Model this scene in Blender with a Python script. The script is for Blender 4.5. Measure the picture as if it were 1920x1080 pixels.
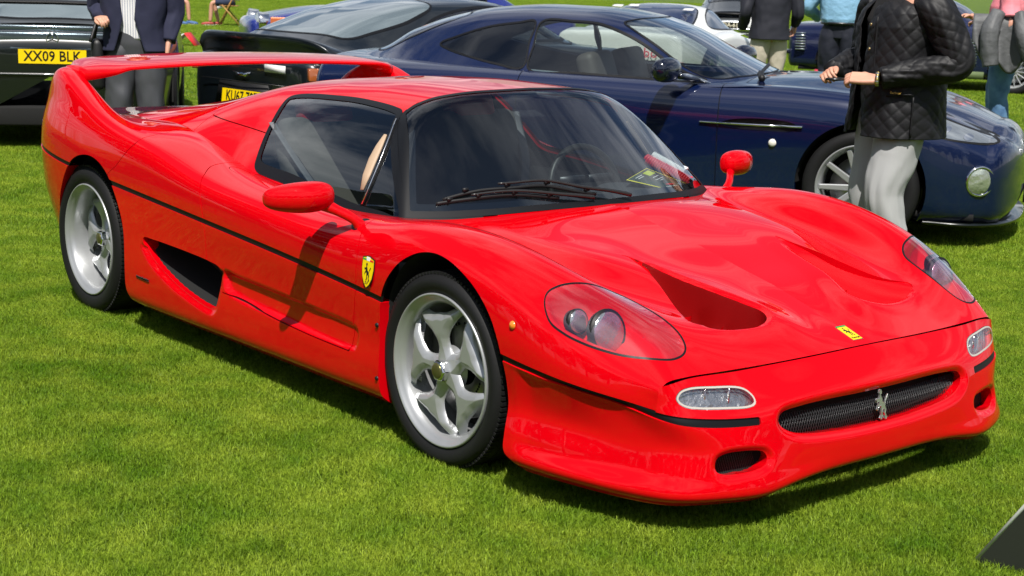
import bpy, math, random
import numpy as np
from mathutils import Vector, Matrix
random.seed(7); rng = np.random.default_rng(7)
scene = bpy.context.scene
for o in list(bpy.data.objects): bpy.data.objects.remove(o)
COL = scene.collection
rad = math.radians

# ------------------------------------------------------------------ camera
cam_data = bpy.data.cameras.new('camera')
cam = bpy.data.objects.new('camera', cam_data); COL.objects.link(cam)
_yaw, _pitch, _roll = 2.4558, 0.2088, -0.0323
_f = Vector((math.cos(_pitch)*math.cos(_yaw), math.cos(_pitch)*math.sin(_yaw), -math.sin(_pitch)))
_r = _f.cross(Vector((0,0,1))).normalized(); _d = _f.cross(_r)
_c, _s = math.cos(_roll), math.sin(_roll)
_r2 = _c*_r + _s*_d; _u2 = -(-_s*_r + _c*_d)
cam.matrix_world = Matrix(((_r2.x,_u2.x,-_f.x,5.0213),(_r2.y,_u2.y,-_f.y,-3.6933),(_r2.z,_u2.z,-_f.z,1.5692),(0,0,0,1)))
cam_data.sensor_width = 36.0; cam_data.lens = 2854.33/1920*36.0
cam_data.clip_start = 0.05; cam_data.clip_end = 2000
cam_data.dof.use_dof = True; cam_data.dof.focus_distance = 5.6; cam_data.dof.aperture_fstop = 9
scene.camera = cam
scene.render.resolution_x = 1024; scene.render.resolution_y = 576

# ------------------------------------------------------------------ world and sun
SUN_AZ, SUN_EL = rad(-40), rad(57)      # direction from the ground to the sun (math angle from +X)
world = bpy.data.worlds.new('World'); scene.world = world; world.use_nodes = True
nt = world.node_tree; nt.nodes.clear()
def wn(t, **k):
    n = nt.nodes.new(t)
    for a, b in k.items(): setattr(n, a, b)
    return n
out = wn('ShaderNodeOutputWorld'); bg = wn('ShaderNodeBackground')
sky = wn('ShaderNodeTexSky', sky_type='NISHITA', sun_disc=False, sun_elevation=SUN_EL, sun_rotation=rad(90)-SUN_AZ)
sky.air_density = 1.0; sky.dust_density = 0.6; sky.ozone_density = 1.5
tc = wn('ShaderNodeTexCoord'); sep = wn('ShaderNodeSeparateXYZ'); nt.links.new(tc.outputs['Generated'], sep.inputs[0])
# clouds lie on a flat layer: direction / height
mx = wn('ShaderNodeMath', operation='MAXIMUM'); nt.links.new(sep.outputs['Z'], mx.inputs[0]); mx.inputs[1].default_value = 0.06
dx = wn('ShaderNodeMath', operation='DIVIDE'); nt.links.new(sep.outputs['X'], dx.inputs[0]); nt.links.new(mx.outputs[0], dx.inputs[1])
dy = wn('ShaderNodeMath', operation='DIVIDE'); nt.links.new(sep.outputs['Y'], dy.inputs[0]); nt.links.new(mx.outputs[0], dy.inputs[1])
cmb = wn('ShaderNodeCombineXYZ'); nt.links.new(dx.outputs[0], cmb.inputs[0]); nt.links.new(dy.outputs[0], cmb.inputs[1])
noi = wn('ShaderNodeTexNoise'); noi.inputs['Scale'].default_value = 1.15; noi.inputs['Detail'].default_value = 9; noi.inputs['Roughness'].default_value = 0.58
noi.inputs['Distortion'].default_value = 0.5
nt.links.new(cmb.outputs[0], noi.inputs['Vector'])
rp = wn('ShaderNodeValToRGB'); rp.color_ramp.elements[0].position = 0.44; rp.color_ramp.elements[0].color = (0,0,0,1)
rp.color_ramp.elements[1].position = 0.66; rp.color_ramp.elements[1].color = (1,1,1,1)
nt.links.new(noi.outputs['Fac'], rp.inputs[0])
mixc = wn('ShaderNodeMix', data_type='RGBA'); nt.links.new(rp.outputs[0], mixc.inputs[0])
nt.links.new(sky.outputs[0], mixc.inputs[6]); mixc.inputs[7].default_value = (12.5, 12.9, 13.6, 1)
nt.links.new(mixc.outputs[2], bg.inputs['Color']); bg.inputs['Strength'].default_value = 0.056
nt.links.new(bg.outputs[0], out.inputs[0])
sun_data = bpy.data.lights.new('sun', 'SUN'); sun = bpy.data.objects.new('sun', sun_data); COL.objects.link(sun)
sun_data.energy = 5.0; sun_data.angle = rad(0.53); sun_data.color = (1.0, 0.955, 0.89)
_sd = Vector((math.cos(SUN_EL)*math.cos(SUN_AZ), math.cos(SUN_EL)*math.sin(SUN_AZ), math.sin(SUN_EL)))
sun.rotation_euler = _sd.to_track_quat('Z', 'Y').to_euler()
scene.view_settings.view_transform = 'Standard'; scene.view_settings.look = 'None'
scene.view_settings.gamma = 1.0; scene.view_settings.use_curve_mapping = False; scene.view_settings.exposure = 0.38

# ------------------------------------------------------------------ materials
MATS = {}
def mat(name, color=(.5,.5,.5), rough=.5, metal=0., coat=0., spec=None, bump=None, noise=None, trans=0., alpha=1., sheen=0., coat_rough=.03):
    """bump=(scale, strength, distance); noise=(scale, second colour, low, high)"""
    if name in MATS: return MATS[name]
    m = bpy.data.materials.new(name); m.use_nodes = True; t = m.node_tree; b = t.nodes['Principled BSDF']
    b.inputs['Base Color'].default_value = (*color, 1); b.inputs['Roughness'].default_value = rough; b.inputs['Metallic'].default_value = metal
    b.inputs['Coat Weight'].default_value = coat; b.inputs['Coat Roughness'].default_value = coat_rough
    b.inputs['Transmission Weight'].default_value = trans; b.inputs['Alpha'].default_value = alpha
    b.inputs['Sheen Weight'].default_value = sheen
    if spec is not None: b.inputs['Specular IOR Level'].default_value = spec
    co = t.nodes.new('ShaderNodeTexCoord')
    if noise:
        n = t.nodes.new('ShaderNodeTexNoise'); n.inputs['Scale'].default_value = noise[0]; n.inputs['Detail'].default_value = 5
        t.links.new(co.outputs['Object'], n.inputs['Vector'])
        r = t.nodes.new('ShaderNodeValToRGB'); r.color_ramp.elements[0].position = noise[2]; r.color_ramp.elements[1].position = noise[3]
        r.color_ramp.elements[0].color = (*color, 1); r.color_ramp.elements[1].color = (*noise[1], 1)
        t.links.new(n.outputs['Fac'], r.inputs[0]); t.links.new(r.outputs[0], b.inputs['Base Color'])
    if bump:
        n = t.nodes.new('ShaderNodeTexNoise'); n.inputs['Scale'].default_value = bump[0]; n.inputs['Detail'].default_value = 4
        t.links.new(co.outputs['Object'], n.inputs['Vector'])
        bp = t.nodes.new('ShaderNodeBump'); bp.inputs['Strength'].default_value = bump[1]; bp.inputs['Distance'].default_value = bump[2]
        t.links.new(n.outputs['Fac'], bp.inputs['Height']); t.links.new(bp.outputs[0], b.inputs['Normal'])
    MATS[name] = m; return m
def glass_mat(name, tint=(.5,.55,.56), clear=.5, rough=.0, ior=1.5, base=.02):
    """thin glass: fresnel mirror over a tinted see-through"""
    m = bpy.data.materials.new(name); m.use_nodes = True; t = m.node_tree; t.nodes.clear()
    o = t.nodes.new('ShaderNodeOutputMaterial'); mx_ = t.nodes.new('ShaderNodeMixShader'); g = t.nodes.new('ShaderNodeBsdfGlossy'); tr = t.nodes.new('ShaderNodeBsdfTransparent')
    lw_ = t.nodes.new('ShaderNodeNewGeometry'); dt = t.nodes.new('ShaderNodeVectorMath'); dt.operation = 'DOT_PRODUCT'; t.links.new(lw_.outputs['Incoming'], dt.inputs[0]); t.links.new(lw_.outputs['Normal'], dt.inputs[1])
    ab = t.nodes.new('ShaderNodeMath'); ab.operation = 'ABSOLUTE'; t.links.new(dt.outputs['Value'], ab.inputs[0]); om = t.nodes.new('ShaderNodeMath'); om.operation = 'SUBTRACT'; om.inputs[0].default_value = 1; t.links.new(ab.outputs[0], om.inputs[1])
    pw = t.nodes.new('ShaderNodeMath'); pw.operation = 'POWER'; pw.inputs[1].default_value = 5; t.links.new(om.outputs[0], pw.inputs[0])
    lw = t.nodes.new('ShaderNodeMath'); lw.operation = 'MULTIPLY_ADD'; lw.inputs[1].default_value = .96; lw.inputs[2].default_value = .04; t.links.new(pw.outputs[0], lw.inputs[0])
    ma = t.nodes.new('ShaderNodeMath'); ma.operation = 'MULTIPLY_ADD'; ma.inputs[1].default_value = 1.9; ma.inputs[2].default_value = base; ma.use_clamp = True
    t.links.new(lw.outputs[0], ma.inputs[0]); t.links.new(ma.outputs[0], mx_.inputs[0])
    g.inputs['Roughness'].default_value = rough; g.inputs['Color'].default_value = (.95,.97,1,1)
    tr.inputs['Color'].default_value = (tint[0]*clear, tint[1]*clear, tint[2]*clear, 1)
    t.links.new(tr.outputs[0], mx_.inputs[1]); t.links.new(g.outputs[0], mx_.inputs[2]); t.links.new(mx_.outputs[0], o.inputs[0])
    MATS[name] = m; return m
RED = mat('red_paint', (.58,.0003,.004), .45, coat=1.0, spec=.0, coat_rough=.010); RED.node_tree.nodes['Principled BSDF'].inputs['Coat IOR'].default_value = 1.40
REDD = RED
BLACKP = mat('black_plastic', (.008,.008,.009), .5, spec=.3)
TRIM = mat('satin_black_rubber', (.006,.0065,.008), .42, spec=.2)
VOID = mat('dark_cavity', (.004,.004,.004), .9)
RUB = mat('tyre_rubber', (.009,.009,.0095), .6, spec=.25, bump=(90,.25,.002))
ALU = mat('silver_wheel_paint', (.40,.41,.42), .36, metal=.55, coat=.4)
CHROME = mat('chrome', (.82,.82,.82), .08, metal=1)
STEEL = mat('brake_steel', (.35,.35,.35), .35, metal=1)
DARKMET = mat('dark_metal', (.05,.05,.055), .4, metal=.6)
GLASS = glass_mat('windscreen_glass', (.80,.88,.88), .80)
CLEAR = glass_mat('clear_cover', (.98,.72,.84), 1.0, ior=1.5, base=.09)

# ------------------------------------------------------------------ numeric helpers
def cubic(xs, ys):
    """natural cubic spline, vectorised over the trailing axes of ys"""
    xs = np.asarray(xs, float); ys = np.asarray(ys, float); n = len(xs); h = np.diff(xs)
    A = np.zeros((n,n)); rhs = np.zeros_like(ys); A[0,0] = A[-1,-1] = 1
    for i in range(1, n-1):
        A[i,i-1] = h[i-1]; A[i,i] = 2*(h[i-1]+h[i]); A[i,i+1] = h[i]
        rhs[i] = 6*((ys[i+1]-ys[i])/h[i] - (ys[i]-ys[i-1])/h[i-1])
    M = np.linalg.solve(A, rhs.reshape(n,-1)).reshape(ys.shape)
    def f(x):
        x = np.asarray(x, float); i = np.clip(np.searchsorted(xs, x)-1, 0, n-2)
        ex = (...,)+(None,)*(ys.ndim-1); H = h[i][ex]; a = ((xs[i+1]-x)[ex])/H; b = ((x-xs[i])[ex])/H
        return a*ys[i]+b*ys[i+1]+((a**3-a)*M[i]+(b**3-b)*M[i+1])*H*H/6
    return f
def pchip(xs, ys):
    xs = np.asarray(xs, float); ys = np.asarray(ys, float); h = np.diff(xs); d = np.diff(ys)/h; m = np.zeros_like(ys)
    for i in range(1, len(xs)-1):
        if d[i-1]*d[i] > 0:
            w1 = 2*h[i]+h[i-1]; w2 = h[i]+2*h[i-1]; m[i] = (w1+w2)/(w1/d[i-1]+w2/d[i])
    m[0] = d[0]; m[-1] = d[-1]
    def f(x):
        x = np.asarray(x, float); i = np.clip(np.searchsorted(xs, x)-1, 0, len(xs)-2); t = (x-xs[i])/h[i]
        t = np.clip(t, -1, 2)
        return (2*t**3-3*t**2+1)*ys[i]+(t**3-2*t**2+t)*h[i]*m[i]+(-2*t**3+3*t**2)*ys[i+1]+(t**3-t**2)*h[i]*m[i+1]
    return f
def cardinal(P, n):
    """P (..., k, 3) control points along axis -2 -> (..., n, 3); centripetal knots, C1"""
    P = np.asarray(P, float); k = P.shape[-2]
    d = np.sqrt(np.linalg.norm(np.diff(P, axis=-2), axis=-1))+1e-5
    T = np.concatenate([np.zeros(d.shape[:-1]+(1,)), np.cumsum(d, -1)], -1)
    D = np.diff(P, axis=-2)/np.diff(T, axis=-1)[...,None]; h = np.diff(T, axis=-1)
    m = np.zeros_like(P)
    m[...,1:-1,:] = (D[...,:-1,:]*h[...,1:,None]+D[...,1:,:]*h[...,:-1,None])/(h[...,1:,None]+h[...,:-1,None])
    m[...,0,:] = D[...,0,:]; m[...,-1,:] = D[...,-1,:]
    u = np.linspace(0, k-1, n); i = np.clip(u.astype(int), 0, k-2); t = (u-i)[:,None]
    hh = h[...,i][...,None]
    return (2*t**3-3*t**2+1)*P[...,i,:]+(t**3-2*t**2+t)*hh*m[...,i,:]+(-2*t**3+3*t**2)*P[...,i+1,:]+(t**3-t**2)*hh*m[...,i+1,:]
def closed_curve(pts, n=90):
    P = np.asarray(pts, float); k = len(P); Q = np.concatenate([P[-3:], P, P[:3]])
    if Q.shape[1] == 2: Q = np.c_[Q, np.zeros(len(Q))]
    C = cardinal(Q, (len(Q)-1)*6+1)[18:18+6*k]
    return C[:, :P.shape[1]]
def open_curve(pts, n=60):
    P = np.asarray(pts, float); two = P.shape[1] == 2
    if two: P = np.c_[P, np.zeros(len(P))]
    C = cardinal(P, n); return C[:, :2] if two else C
def sdf(P2, poly):
    """signed distance (negative inside) of (N,2) points to a closed polygon"""
    P2 = np.asarray(P2, float); a = np.asarray(poly, float); lo = a.min(0)-.06; hi = a.max(0)+.06
    near = ((P2 > lo) & (P2 < hi)).all(1)
    if not near.all():
        out_ = np.full(len(P2), .06)
        if near.any(): out_[near] = sdf(P2[near], poly)
        return out_
    b = np.roll(a, -1, 0); out_ = np.empty(len(P2))
    for s in range(0, len(P2), 20000):
        p = P2[s:s+20000]; d = b-a; w = p[:,None]-a[None]
        t = np.clip((w*d).sum(-1)/np.maximum((d*d).sum(-1), 1e-12), 0, 1)
        dist = np.sqrt(((w-t[...,None]*d)**2).sum(-1).min(1))
        c = (a[None,:,1] > p[:,1,None]) != (b[None,:,1] > p[:,1,None])
        with np.errstate(divide='ignore', invalid='ignore'):
            xi = a[None,:,0]+(p[:,1,None]-a[None,:,1])*(d[None,:,0])/(d[None,:,1])
        ins = (c & (p[:,0,None] < xi)).sum(1) % 2 == 1
        out_[s:s+20000] = np.where(ins, -dist, dist)
    return out_
def smin(a, b, k):
    h = np.clip(.5+.5*(b-a)/k, 0, 1); return b*(1-h)+a*h-k*h*(1-h)
def smax(a, b, k): return -smin(-a, -b, k)
def sstep(x, a, b):
    t = np.clip((x-a)/(b-a), 0, 1); return t*t*(3-2*t)

class Surf:
    """shared vertices, per vertex normals, quads as an array (Q) and cut polygons as a list (P)"""
    def __init__(s, V, N, Q, P=()): s.V = V; s.N = N; s.Q = np.asarray(Q, int).reshape(-1, 4); s.P = list(P); s.cut = set()
    @property
    def F(s): return s.Q.tolist()+s.P
    @staticmethod
    def grid(P, flip=False):
        n, m, _ = P.shape
        du = np.gradient(P, axis=0); dv = np.gradient(P, axis=1); N = np.cross(du, dv)
        N /= np.linalg.norm(N, axis=-1, keepdims=True)+1e-12
        if flip: N = -N
        I = np.arange(n*m).reshape(n, m); q = np.stack([I[:-1,:-1], I[1:,:-1], I[1:,1:], I[:-1,1:]], -1).reshape(-1,4)
        if flip: q = q[:, ::-1]
        return Surf(P.reshape(-1,3).copy(), N.reshape(-1,3).copy(), q)
    def clip(s, f, level=0.0, mark=True):
        """keep f < level"""
        f = np.asarray(f, float)-level; ins = f < 0; n0 = len(s.V); new = {}; Vn = []; Nn = []
        c = ins[s.Q].sum(1) if len(s.Q) else np.zeros(0, int); Qk = s.Q[c == 4]; cross = s.Q[(c > 0) & (c < 4)].tolist(); Pk = []
        for q in s.P:
            k = sum(bool(ins[i]) for i in q)
            if k == len(q): Pk.append(q)
            elif k: cross.append(q)
        VV = s.V; NN = s.N
        for q in cross:
            r = []
            for j in range(len(q)):
                a, b = q[j], q[(j+1) % len(q)]; ia, ib = ins[a], ins[b]
                if ia: r.append(a)
                if ia != ib:
                    kk = (a, b) if a < b else (b, a)
                    if kk not in new:
                        a0, b0 = kk; t = f[a0]/(f[a0]-f[b0]); new[kk] = n0+len(Vn); Vn.append(VV[a0]*(1-t)+VV[b0]*t); Nn.append(NN[a0]*(1-t)+NN[b0]*t)
                    r.append(new[kk])
            if len(r) > 2: Pk.append(r)
        V = np.concatenate([VV, np.array(Vn).reshape(-1,3)]); N = np.concatenate([NN, np.array(Nn).reshape(-1,3)]); used = np.zeros(len(V), bool)
        used[Qk.ravel()] = True
        if Pk: used[np.concatenate([np.array(q) for q in Pk])] = True
        idx = np.cumsum(used)-1; il = idx.tolist()
        o = Surf(V[used], N[used], idx[Qk], [[il[i] for i in q] for q in Pk])
        if mark: o.cut = {il[i] for i in range(n0, len(V)) if used[i]} | {il[i] for i in s.cut if used[i]}
        return o
    def lip(s, depth, inward=0.0, only_cut=True):
        """turn the cut edge inwards along the normal"""
        Q = s.Q; L = [np.stack([Q[:,k], Q[:,(k+1) % 4]], 1) for k in range(4)] if len(Q) else []
        if s.P: L.append(np.array([(q[j], q[(j+1) % len(q)]) for q in s.P for j in range(len(q))]))
        E = np.concatenate(L); n = len(s.V); key = E[:,0]*n+E[:,1]; rev = E[:,1]*n+E[:,0]
        E = E[~np.isin(key, rev)]
        if only_cut: cm = np.zeros(n, bool); cm[list(s.cut)] = True; E = E[cm[E[:,0]] & cm[E[:,1]]]
        E = E.tolist()
        if not E: return s
        ids = sorted({i for e in E for i in e}); k = {v: i for i, v in enumerate(ids)}; n0 = len(s.V); m = len(ids)
        base = s.V[ids]; nn = s.N[ids]/(np.linalg.norm(s.N[ids], axis=1, keepdims=True)+1e-9)
        on = np.zeros((m,3))
        for a, b in E:
            t = s.V[b]-s.V[a]; w = np.cross(t, nn[k[a]]); on[k[a]] += w; on[k[b]] += w
        on /= np.linalg.norm(on, axis=1, keepdims=True)+1e-9
        top = base; bot = base-nn*depth-on*inward
        V = np.concatenate([s.V, top, bot]); N = np.concatenate([s.N, on, on])
        F = [[n0+k[b], n0+k[a], n0+m+k[a], n0+m+k[b]] for a, b in E]
        o = Surf(V, N, np.concatenate([s.Q, np.array(F)]), s.P); o.cut = set(s.cut); return o
    def mirror(s):
        return Surf(s.V*[1,-1,1], s.N*[1,-1,1], s.Q[:, ::-1], [q[::-1] for q in s.P])
    def join(s, o):
        n = len(s.V); r = Surf(np.concatenate([s.V, o.V]), np.concatenate([s.N, o.N]), np.concatenate([s.Q, o.Q+n]), s.P+[[i+n for i in q] for q in o.P]); r.cut = s.cut | {i+n for i in o.cut}; return r
    def offset(s, d): r = Surf(s.V+s.N/(np.linalg.norm(s.N, axis=1, keepdims=True)+1e-9)*d, s.N, s.Q, s.P); r.cut = set(s.cut); return r
    def both(s): return s.join(s.mirror())
    def tri(s): return s

def link(o, parent=None):
    COL.objects.link(o)
    if parent is not None: o.parent = parent
    return o
def meshobj(name, V, F, m, parent=None, smooth=True, N=None, loc=None, mats=None, midx=None):
    me = bpy.data.meshes.new(name); me.from_pydata([tuple(map(float, v)) for v in V], [], [list(map(int, f)) for f in F])
    if mats:
        for x in mats: me.materials.append(x)
        if midx is not None: me.polygons.foreach_set('material_index', midx)
    elif m: me.materials.append(m)
    if smooth: me.polygons.foreach_set('use_smooth', [True]*len(me.polygons))
    if N is not None and len(me.vertices) == len(N):
        N = np.asarray(N)/(np.linalg.norm(N, axis=1, keepdims=True)+1e-12)
        me.normals_split_custom_set_from_vertices([tuple(map(float, n)) for n in N])
    me.update()
    o = bpy.data.objects.new(name, me)
    if loc is not None: o.location = loc
    return link(o, parent)
def surfobj(name, s, m, parent=None):
    me = bpy.data.meshes.new(name); nP = np.array([len(q) for q in s.P], int); flat = np.concatenate([s.Q.ravel()]+([np.concatenate([np.array(q) for q in s.P])] if s.P else [])).astype(np.int32)
    cnt = np.concatenate([np.full(len(s.Q), 4), nP]).astype(np.int32); st = np.concatenate([[0], np.cumsum(cnt)[:-1]]).astype(np.int32)
    me.vertices.add(len(s.V)); me.vertices.foreach_set('co', np.asarray(s.V, np.float32).ravel())
    me.loops.add(len(flat)); me.loops.foreach_set('vertex_index', flat); me.polygons.add(len(cnt)); me.polygons.foreach_set('loop_start', st)
    me.polygons.foreach_set('use_smooth', np.ones(len(cnt), bool)); me.materials.append(m); me.update(calc_edges=True); me.validate()
    N = s.N/(np.linalg.norm(s.N, axis=1, keepdims=True)+1e-12)
    if len(N) == len(me.vertices): me.normals_split_custom_set_from_vertices(N.tolist())
    o = bpy.data.objects.new(name, me); return link(o, parent)
def empty(name, label, cat, loc=(0,0,0), rotz=0, group=None):
    o = bpy.data.objects.new(name, None); o.empty_display_size = .1; COL.objects.link(o)
    o.location = loc; o.rotation_euler = (0,0,rotz); o['label'] = label; o['category'] = cat
    if group: o['group'] = group
    return o
def tag(o, label=None, cat=None, group=None, kind=None):
    for k, v in (('label',label),('category',cat),('group',group),('kind',kind)):
        if v: o[k] = v
    return o

# generic primitive builders returning (V,F)
def tube(path, r, n=10, cap=True, closed=False, flat=1.0, up=None):
    P = np.asarray(path, float); k = len(P); r = np.broadcast_to(np.asarray(r, float), (k,))
    if closed: T = np.roll(P,-1,0)-np.roll(P,1,0)
    else: T = np.gradient(P, axis=0)
    T /= np.linalg.norm(T, axis=1, keepdims=True)+1e-12
    u = np.array(up if up is not None else ([0,0,1] if abs(T[0][2]) < .9 else [1,0,0]), float); V = []
    for i in range(k):
        a = np.cross(T[i], u); a /= np.linalg.norm(a)+1e-12; b = np.cross(a, T[i])
        if up is None: u = b
        for j in range(n):
            t = 2*math.pi*j/n; V.append(P[i]+r[i]*(math.cos(t)*a+flat*math.sin(t)*b))
    F = []
    for i in range(k if closed else k-1):
        for j in range(n):
            i2 = (i+1) % k; F.append([i*n+j, i*n+(j+1)%n, i2*n+(j+1)%n, i2*n+j])
    if cap and not closed: F.append(list(range(n))[::-1]); F.append([(k-1)*n+j for j in range(n)])
    return np.array(V), F
def merge(parts):
    V = []; F = []; n = 0
    for v, f in parts:
        V.append(np.asarray(v)); F += [[i+n for i in q] for q in f]; n += len(v)
    return np.concatenate(V), F
def box(c, s, R=None):
    v = np.array([[x,y,z] for x in (-.5,.5) for y in (-.5,.5) for z in (-.5,.5)])*np.asarray(s, float)
    if R is not None: v = v@np.asarray(R).T
    return v+np.asarray(c, float), [[0,1,3,2],[4,6,7,5],[0,4,5,1],[2,3,7,6],[0,2,6,4],[1,5,7,3]]
def lathe(prof, n=64, axis='y'):
    """prof list of (r, h); revolve about the axis"""
    V = []; k = len(prof)
    for j in range(n):
        t = 2*math.pi*j/n
        for r, h in prof:
            V.append((r*math.cos(t), h, r*math.sin(t)) if axis == 'y' else (r*math.cos(t), r*math.sin(t), h))
    F = []
    for j in range(n):
        for i in range(k-1):
            a, b = j*k+i, ((j+1)%n)*k+i; F.append([a, a+1, b+1, b] if axis == 'y' else [a, b, b+1, a+1])
    return np.array(V), F
def bevel(o, w=.004, seg=2, ang=35):
    m = o.modifiers.new('bevel', 'BEVEL'); m.width = w; m.segments = seg; m.limit_method = 'ANGLE'; m.angle_limit = rad(ang); return o
def rotz(a):
    c, s = math.cos(a), math.sin(a); return np.array([[c,-s,0],[s,c,0],[0,0,1]])
# ------------------------------------------------------------------ the red sports car: body surfaces (x forward, y to its left, z up)
zstrip = pchip([-2.3,-1.8,-1.47,-1.04,-.21,.45,1.02,1.66,1.95,2.05,2.13,2.2,2.27,2.4], [.70,.680,.652,.624,.572,.532,.490,.432,.392,.375,.357,.342,.329,.325])
# upper body, half section lines per station: strip, side, shoulder low, crest, inner crest, shelf inner, valley, crown edge, mid, centre
UP = [
 (-2.16, 0,  [(.79,.675),(.79,.74),(.775,.785),(.745,.825),(.70,.835),(.665,.825),(.62,.812),(.42,.802),(.22,.798),(0,.796)]),
 (-2.02, 0,  [(.860,.67),(.855,.76),(.838,.82),(.805,.868),(.745,.872),(.71,.845),(.65,.832),(.45,.822),(.22,.818),(0,.816)]),
 (-1.90, 0,  [(.915,.665),(.905,.78),(.880,.87),(.842,.965),(.770,.968),(.725,.89),(.66,.845),(.45,.838),(.22,.835),(0,.832)]),
 (-1.75, 0,  [(.962,.66),(.955,.785),(.925,.90),(.885,1.035),(.815,1.040),(.76,.91),(.69,.845),(.5,.838),(.25,.835),(0,.832)]),
 (-1.50, 0,  [(.988,.648),(.985,.775),(.955,.895),(.91,.995),(.835,.985),(.775,.89),(.71,.850),(.5,.845),(.25,.84),(0,.84)]),
 (-1.25, 0,  [(.992,.628),(.988,.745),(.965,.845),(.925,.910),(.855,.900),(.795,.865),(.72,.855),(.5,.84),(.25,.83),(0,.83)]),
 (-1.00, 0,  [(.988,.61),(.985,.715),(.970,.795),(.935,.850),(.875,.855),(.80,.855),(.72,.86),(.5,.85),(.25,.85),(0,.85)]),
 (-0.70, 0,  [(.980,.592),(.978,.68),(.968,.750),(.938,.803),(.880,.825),(.80,.838),(.72,.84),(.5,.82),(.25,.82),(0,.82)]),
 (-0.30, 0,  [(.970,.568),(.970,.64),(.962,.692),(.935,.732),(.880,.755),(.80,.767),(.72,.76),(.5,.74),(.25,.74),(0,.74)]),
 (0.15, 0,   [(.962,.54),(.962,.60),(.955,.65),(.930,.690),(.875,.712),(.80,.722),(.70,.715),(.5,.70),(.25,.70),(0,.70)]),
 (0.55, 0,   [(.958,.515),(.958,.58),(.948,.632),(.918,.675),(.865,.697),(.80,.704),(.70,.70),(.5,.69),(.25,.69),(0,.69)]),
 (0.82, 0,   [(.957,.498),(.958,.575),(.942,.645),(.905,.695),(.855,.718),(.80,.722),(.70,.712),(.5,.715),(.25,.72),(0,.72)]),
 (1.05, 0,   [(.960,.48),(.962,.575),(.942,.670),(.890,.733),(.825,.748),(.75,.733),(.64,.702),(.52,.715),(.25,.735),(0,.742)]),
 (1.28, 0,   [(.960,.46),(.962,.565),(.942,.672),(.885,.742),(.812,.758),(.73,.735),(.64,.672),(.545,.693),(.27,.702),(0,.706)]),
 (1.50, 0,   [(.958,.437),(.958,.540),(.938,.645),(.880,.718),(.805,.737),(.72,.712),(.62,.640),(.485,.669),(.25,.665),(0,.664)]),
 (1.70, 0,   [(.948,.415),(.948,.505),(.925,.600),(.865,.670),(.785,.692),(.70,.668),(.59,.604),(.38,.632),(.2,.622),(0,.618)]),
 (1.88, .01, [(.915,.388),(.913,.46),(.890,.537),(.830,.606),(.750,.631),(.66,.615),(.52,.574),(.285,.594),(.14,.580),(0,.575)]),
 (2.02, .05, [(.855,.366),(.853,.42),(.838,.475),(.785,.535),(.710,.555),(.62,.550),(.45,.536),(.20,.538),(.10,.526),(0,.521)]),
 (2.135, .08, [(.785,.350),(.785,.395),(.785,.425),(.768,.444),(.700,.4545),(.58,.458),(.42,.462),(.22,.467),(.10,.470),(0,.471)]),
]
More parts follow.
